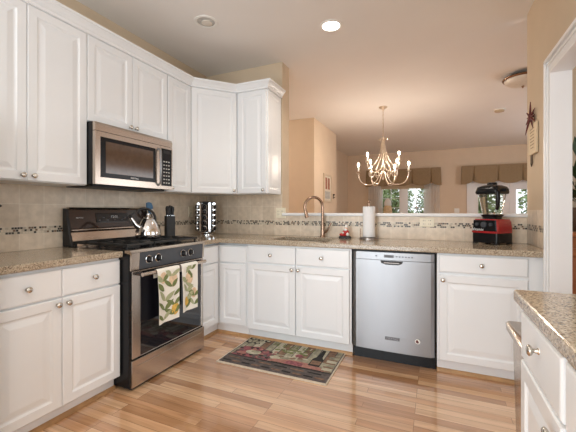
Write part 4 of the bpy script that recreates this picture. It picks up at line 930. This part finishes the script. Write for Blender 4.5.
b = B(); b.lathe([(0.070, -0.0165), (0.066, -0.036), (0.030, -0.042), (0, -0.042)], seg=28); b.build('cover', M['shade'], t, smooth=True)

# ------------------------------------------------------------------ chandelier
CX, CY = 1.770, 2.06
t = thing('chandelier', 'two-tier champagne chandelier with lit candle bulbs hanging in the dining room', 'chandelier', (CX, CY, 0))
b = B(); b.lathe([(0.065, H-0.0005), (0.065, H-0.008), (0.050, H-0.022), (0.018, H-0.032), (0.008, H-0.05)], seg=28); b.build('canopy', M['chand'], t, smooth=True)
b = B()
zc = H-0.050
i = 0
while zc > 2.325:
    pts = []
    for k in range(13):
        a = 2*PI*k/12; x_ = 0.009*math.cos(a); z_ = 0.019*math.sin(a)
        pts.append((x_, 0, zc-0.016+z_) if i % 2 == 0 else (0, x_, zc-0.016+z_))
    b.tube(pts, 0.0028, 6, caps=False); zc -= 0.030; i += 1
b.build('chain', M['chand'], t, smooth=True)
b = B(); b.lathe([(0.0, 2.325), (0.010, 2.318), (0.012, 2.300), (0.008, 2.290), (0.030, 2.284), (0.034, 2.272), (0.012, 2.262), (0.008, 2.20), (0.010, 1.92), (0.020, 1.90), (0.026, 1.86), (0.018, 1.82), (0.012, 1.80), (0.030, 1.775), (0.034, 1.755), (0.020, 1.735), (0.012, 1.70), (0.008, 1.685), (0.014, 1.675), (0.010, 1.66), (0.0, 1.655)], seg=20); b.build('column', M['chand'], t, smooth=True)
def P3(r_, z): return (ca*r_, sa*r_, z)
def candle(am, r_, z):
    b = B(); b.lathe([(0.010, z), (0.030, z+0.008), (0.034, z+0.015), (0.016, z+0.019), (0.014, z+0.025)], P3(r_, 0), seg=18); b.build('drip_cup', M['chand'], am, smooth=True)
    b = B(); b.lathe([(0.0115, z+0.0255), (0.0115, z+0.100), (0.006, z+0.103)], P3(r_, 0), seg=14); b.build('candle_sleeve', M['whiteplastic'], am, smooth=True)
    b = B(); b.lathe([(0.004, z+0.104), (0.009, z+0.114), (0.0095, z+0.122), (0.006, z+0.138), (0.002, z+0.150), (0, z+0.152)], P3(r_, 0), seg=14); b.build('bulb', M['bulb'], am, smooth=True)
for k in range(6):
    a = math.radians(9+60*k); ca, sa = math.cos(a), math.sin(a)
    arm = bez(P3(0.028, 1.765), P3(0.085, 1.70), P3(0.095, 1.580), P3(0.205, 1.580), 12)+bez(P3(0.205, 1.580), P3(0.305, 1.580), P3(0.375, 1.64), P3(0.375, 1.775), 12)[1:]
    b = B(); b.tube(arm, 0.0075, 8)
    b.tube(bez(P3(0.016, 2.275), P3(0.035, 2.12), P3(0.050, 1.98), P3(0.165, 1.86), 14)+bez(P3(0.165, 1.86), P3(0.235, 1.78), P3(0.225, 1.70), P3(0.168, 1.705), 8)[1:]+bez(P3(0.168, 1.705), P3(0.115, 1.715), P3(0.115, 1.80), P3(0.165, 1.79), 8)[1:], 0.0058, 8)
    b.tube(bez(P3(0.018, 2.278), P3(0.035, 2.270), P3(0.055, 2.275), P3(0.060, 2.292), 6), [0.007]*6+[0.012], 8)
    am = b.build('arm', M['chand'], t, smooth=True)
    candle(am, 0.375, 1.775)
for k in range(3):
    a = math.radians(98+120*k); ca, sa = math.cos(a), math.sin(a)
    b = B(); b.tube(bez(P3(0.018, 1.86), P3(0.08, 1.74), P3(0.265, 1.72), P3(0.265, 1.915), 16), 0.0075, 8)
    am = b.build('upper_arm', M['chand'], t, smooth=True)
    candle(am, 0.265, 1.915)

# ------------------------------------------------------------------ hallway picture and thermostat hook
t = thing('framed_picture', 'tall framed russet picture on the closet wall behind the faucet', 'picture', (0.6005, 2.93, 1.61), LH)
b = B(); fw, fh = 0.50, 0.54
for x0, x1, z0, z1 in ((-fw/2, fw/2, fh/2-0.035, fh/2), (-fw/2, fw/2, -fh/2, -fh/2+0.035), (-fw/2, -fw/2+0.035, -fh/2+0.035, fh/2-0.035), (fw/2-0.035, fw/2, -fh/2+0.035, fh/2-0.035)): b.box(x0, x1, -0.022, -0.001, z0, z1)
b.build('frame', M['frame'], t)
b = B(); b.box(-fw/2+0.036, fw/2-0.036, -0.010, -0.0015, -fh/2+0.036, fh/2-0.036); art = b.build('art', M['artpale'], t)
b = B(); b.box(-0.14, -0.03, -0.0112, -0.0101, -0.02, 0.20); b.box(0.02, 0.14, -0.0112, -0.0101, -0.02, 0.20); b.build('russet_panels', M['artred'], art)
b = B(); b.box(-0.17, 0.17, -0.0112, -0.0101, -0.20, -0.06); b.ball((0, -0.0125, -0.13), 0.05, 1.6, 0.02, 0.8); b.build('grey_panel', M['artgrey'], art)
t = thing('wall_hook', 'small dark wall hook just right of the hallway picture', 'hook', (0.6005, 3.34, 1.46), LH)
b = B(); b.box(-0.02, 0.02, -0.008, -0.0005, -0.04, 0.05); b.tube([(0, -0.008, 0.0), (0, -0.035, -0.02), (0, -0.04, 0.0)], 0.006, 8); b.ball((0, -0.020, 0.045), 0.018); b.build('hook', M['ironrod'], t, smooth=True)

# ------------------------------------------------------------------ far window, glass doors, valances, sheers
def win_bars(bb, x0, x1, z0, z1, y0, y1, s, nx, nz, m_=0.014):
    bb.box(x0, x0+s, y0, y1, z0, z1); bb.box(x1-s, x1, y0, y1, z0, z1); bb.box(x0+s, x1-s, y0, y1, z0, z0+s); bb.box(x0+s, x1-s, y0, y1, z1-s, z1)
    for i in range(1, nx): x = x0+s+(x1-x0-2*s)*i/nx; bb.box(x-m_/2, x+m_/2, y0+0.006, y1-0.006, z0+s, z1-s)
    for i in range(1, nz): z = z0+s+(z1-z0-2*s)*i/nz; bb.box(x0+s, x1-s, y0+0.007, y1-0.007, z-m_/2, z+m_/2)
b = B()
xm0, xm1 = 1.645, 1.775
win_bars(b, WX0+0.002, xm0, WZ0+0.002, WZ1-0.002, YF+0.03, YF+0.075, 0.045, 2, 4); win_bars(b, xm1, WX1-0.002, WZ0+0.002, WZ1-0.002, YF+0.03, YF+0.075, 0.045, 2, 4)
b.box(xm0, xm1, YF+0.01, YF+0.09, WZ0+0.002, WZ1-0.002)
w1 = struct(b, 'window_1', M['trim'])
b = B(); b.box(WX0+0.05, xm0-0.046, YF+0.050, YF+0.054, WZ0+0.05, WZ1-0.05); b.box(xm1+0.046, WX1-0.05, YF+0.050, YF+0.054, WZ0+0.05, WZ1-0.05); b.build('pane', M['pane'], w1)
b = B(); b.box(WX0-0.09, WX0, YF-0.02, YF-0.0005, WZ0, WZ1+0.09); b.box(WX1, WX1+0.09, YF-0.02, YF-0.0005, WZ0, WZ1+0.09); b.box(WX0, WX1, YF-0.02, YF-0.0005, WZ1, WZ1+0.09); b.box(WX0-0.11, WX1+0.11, YF-0.14, YF+0.03, WZ0-0.03, WZ0-0.0005); b.build('casing', M['trim'], w1, bevel=0.003)
# pair of glass doors
b = B()
for x0, x1 in ((DX0+0.035, (DX0+DX1)/2-0.002), ((DX0+DX1)/2+0.002, DX1-0.035)):
    s = 0.135
    b.box(x0, x0+s, YF+0.03, YF+0.075, 0.01, DZ1-0.035); b.box(x1-s, x1, YF+0.03, YF+0.075, 0.01, DZ1-0.035); b.box(x0+s, x1-s, YF+0.03, YF+0.075, 0.01, 0.25); b.box(x0+s, x1-s, YF+0.03, YF+0.075, 1.70, DZ1-0.035)
d1_ = struct(b, 'door_1', M['trim'])
b = B(); b.box(DX0, DX0+0.034, YF, YF+0.14, 0, DZ1-0.001); b.box(DX1-0.034, DX1, YF, YF+0.14, 0, DZ1-0.001); b.box(DX0+0.034, DX1-0.034, YF, YF+0.14, DZ1-0.034, DZ1-0.001)
b.box(DX0-0.09, DX0+0.01, YF-0.02, YF-0.0005, 0, DZ1+0.08); b.box(DX1-0.01, DX1+0.09, YF-0.02, YF-0.0005, 0, DZ1+0.08); b.box(DX0+0.01, DX1-0.01, YF-0.02, YF-0.0005, DZ1-0.01, DZ1+0.08); b.build('casing', M['trim'], d1_)
b = B()
for x0, x1 in ((DX0+0.17, (DX0+DX1)/2-0.137), ((DX0+DX1)/2+0.137, DX1-0.17)): b.box(x0, x1, YF+0.05, YF+0.054, 0.25, 1.70)
b.build('pane', M['pane'], d1_)
b = B(); b.tube([((DX0+DX1)/2-0.05, YF+0.03, 1.02), ((DX0+DX1)/2-0.05, YF-0.03, 1.02), ((DX0+DX1)/2-0.16, YF-0.03, 1.02)], 0.010, 8); b.build('door_handle', M['nickel'], d1_, smooth=True)
def valance(name, label, x0, x1, zt, zb, pleats):
    t = thing(name, label, 'valance', ((x0+x1)/2, YF-0.0215, zb)); hw = (x1-x0)/2; dep = 0.10
    b = B(); b.box(-hw+0.004, hw-0.004, -dep+0.006, -0.001, zt-zb-0.02, zt-zb); b.build('mounting_board', M['shade'], t)
    b = B(); rows = 8; cols = 150; ps = [-hw]+pleats+[hw]
    def y_at(x, f):
        d = min(abs(x-p) for p in pleats); return -dep-0.004+0.045*math.exp(-(d/0.016)**2)*(0.3+0.7*f)-0.02*f*math.sin(PI*max(0, min(1, d/0.30)))
    def z_bot(x):
        for a, c in zip(ps, ps[1:]):
            if a-1e-6 <= x <= c+1e-6:
                u = (x-a)/(c-a); e = 0.075
                if a == -hw: return e*(max(0, u-0.25)/0.75)**2.0
                if c == hw: return e*(max(0, 0.75-u)/0.75)**2.0
                return e*abs(2*u-1)**2.4
        return 0
    R = []
    for j in range(rows+1):
        f = j/rows; row = []
        fl = 1+0.02*f
        row.append((-hw*fl, -0.001, (zt-zb)*(1-f)))
        for i in range(cols+1):
            x = -hw+2*hw*i/cols; row.append((x*fl, y_at(x, f), (zt-zb)*(1-f)+f*z_bot(x)))
        row.append((hw*fl, -0.001, (zt-zb)*(1-f)))
        R.append(row)
    b.rings(R, closed=False); b.build('skirt', M['burlap'], t, smooth=False, solid=0.004)
    return t
valance('valance', 'brown box-pleated valance over the far window behind the chandelier', 0.72, 2.64, 2.315, 1.850, [-0.70, -0.23, 0.25, 0.715])
valance('valance', 'brown box-pleated valance over the far glass doors behind the blender', 3.10, 5.26, 2.315, 1.865, [-0.62, -0.02, 0.50]) if 0 else valance('valance', 'brown box-pleated valance over the far glass doors behind the blender', 3.13, 5.27, 2.315, 1.850, [-0.80, -0.28, 0.22, 0.75])
b = B(); b.box(WX0-0.02, WX1+0.02, YF-0.045, YF-0.035, 1.775, 2.2); b.box(WX0-0.02, WX1+0.02, YF-0.052, YF-0.045, 1.775, 1.800); o = b.build('window_shade', M['shade']); tag(o, 'tan cloth shade showing under the valance of the far window', 'window shade')
def sheer(label, x0, x1, zb):
    b = B(); n = 60
    R = []
    for j in range(10):
        f = j/9; z = 2.28-(2.28-zb)*f
        R.append([(x0+(x1-x0)*(0.5+(i/n-0.5)*(0.82+0.18*f)), YF-0.072+0.016*math.sin(i*1.15+f*0.8)+0.006*math.sin(i*2.9), z) for i in range(n+1)])
    b.rings(R, closed=False); o = b.build('sheer_curtain', M['sheer'], smooth=True); tag(o, label, 'curtain')
sheer('white sheer curtain at the left side of the far window', 0.74, 1.15, 0.05)
sheer('white sheer curtain at the right side of the far window', 2.20, 2.64, 0.05)
t = thing('ceramic_jar', 'honey-glazed jar on the sill of the far window', 'jar', (1.30, YF-0.075, WZ0))
b = B(); b.lathe([(0.07, 0.0005), (0.085, 0.01), (0.115, 0.10), (0.122, 0.20), (0.115, 0.30), (0.09, 0.36), (0.085, 0.37)], seg=28); b.build('body', M['vase'], t, smooth=True)
t.scale = (1, 0.5, 1)
b = B(); b.lathe([(0.088, 0.3705), (0.105, 0.40), (0.095, 0.47), (0.055, 0.54), (0.02, 0.575), (0, 0.58)], seg=28); b.build('lid', M['whiteplastic'], t, smooth=True)
t = thing('light_switch', 'white switch plate on the far wall between the two valances', 'light switch', (3.02, YF-0.0005, 1.18))
b = B(); b.panel([(0, 0), (0, -0.004), (0.004, -0.007)], 0.12, 0.12, -0.06, -0.06); b.build('cover_plate', M['whiteplastic'], t)
b = B(); b.box(-0.026, -0.014, -0.013, -0.0072, -0.012, 0.012); b.box(0.014, 0.026, -0.013, -0.0072, -0.012, 0.012); b.build('toggle', M['whiteplastic'], t)

# ------------------------------------------------------------------ room beyond the right opening
t = thing('sideboard', 'reddish wooden sideboard glimpsed through the right doorway', 'sideboard', (4.435, YB-0.105, 0))
b = B(); b.box(-1.15, 1.15, -0.45, -0.005, 0.08, 1.00); b.build('body', M['cherry'], t, bevel=0.004)
b = B(); b.box(-1.165, 1.18, -0.48, -0.004, 1.0005, 1.03); b.build('top', M['cherry'], t, bevel=0.006)
for k in range(3):
    b = B(); b.panel(DOOR, 0.74, 0.80); dd = b.build('door', M['cherry'], t, loc=(-1.13+0.76*k, -0.4505, 0.12)); knob(dd, 0.69, 0.45)
for sx in (-1.08, 1.08):
    for y in (-0.40, -0.06):
        b = B(); b.lathe([(0.022, 0.0005), (0.03, 0.04), (0.026, 0.0795)], (sx, y, 0), seg=14); b.build('leg', M['cherry'], t, smooth=True)
t = thing('potted_plant', 'dark leafy potted plant on the wooden sideboard beyond the right doorway', 'plant', (3.50, YB-0.38, 1.0305))
b = B(); b.lathe([(0.07, 0.0005), (0.10, 0.08), (0.105, 0.17), (0.095, 0.172), (0.08, 0.14), (0, 0.14)], seg=24); b.build('pot', M['terracotta'], t, smooth=True)
b = B(); rnd = random.Random(9)
for k in range(70):
    a = rnd.random()*2*PI; e = rnd.uniform(0.4, 1.4); ln = rnd.uniform(0.15, 0.30); d = Vector((math.cos(a)*math.cos(e)*(0.45 if math.cos(a) < 0 else 1), math.sin(a)*math.cos(e)*0.45, math.sin(e)))
    p0 = Vector((0, 0, 0.15))+d*ln*rnd.uniform(0.4, 1.6); w_ = Vector((-math.sin(a), math.cos(a), 0))*0.035
    q_ = [p0, p0+d*ln*0.35+w_, p0+d*ln*0.8+Vector((0, 0, -0.03)), p0+d*ln*0.35-w_]
    b.bm.faces.new([b.bm.verts.new(v_) for v_ in q_])
    if k % 4 == 0: b.tube([(0, 0, 0.14), tuple(p0)], 0.003, 5)
b.build('foliage', M['plantleaf'], t)

# ------------------------------------------------------------------ outdoors beyond the dining windows
b = B(); b.box(-8, 16, 6.6, 20, -0.3, -0.1); o = struct(b, 'ground', M['lawn'])
def bush(label, x, y, rx, rz_, n, seed):
    t = thing('garden_shrub', label, 'shrub', (x, y, -0.1)); rnd = random.Random(seed)
    b = B(); b.tube([(0, 0, 0.001), (0.03, 0, rz_*0.5), (0, 0.03, rz_*1.2)], [0.09, 0.07, 0.03], 8)
    for k in range(5): a = k*1.3; b.tube([(0, 0, rz_*0.3+0.1*k), (math.cos(a)*rx*0.6, math.sin(a)*rx*0.6, rz_*0.9+0.1*k)], [0.03, 0.012], 6)
    b.build('trunk', M['bark'], t)
    b = B()
    for k in range(n):
        u = rnd.uniform(-1, 1); a = rnd.random()*2*PI; r_ = rnd.random()**0.4; s = math.sqrt(1-u*u)
        c_ = Vector((rx*r_*s*math.cos(a), rx*0.7*r_*s*math.sin(a), rz_*1.05+rz_*r_*u*0.95))
        sz = rnd.uniform(0.05, 0.10); d = Vector((rnd.uniform(-1, 1), rnd.uniform(-1, 1), rnd.uniform(-1, 1))).normalized(); e = d.orthogonal().normalized()
        b.bm.faces.new([b.bm.verts.new(c_+v_) for v_ in (d*sz, e*sz*0.5, -d*sz, -e*sz*0.5)])
    b.build('foliage', M['foliage'], t)
bush('leafy garden shrub outside the left half of the far window', 1.15, 8.6, 0.75, 1.30, 1900, 1)
bush('leafy garden shrub outside the right half of the far window', 2.52, 8.9, 0.65, 1.25, 1300, 2)
bush('leafy garden shrub outside the left leaf of the far glass doors', 3.85, 9.0, 0.68, 1.2, 1500, 3)
bush('leafy garden shrub outside the right leaf of the far glass doors', 5.55, 8.8, 0.75, 1.35, 1600, 4)
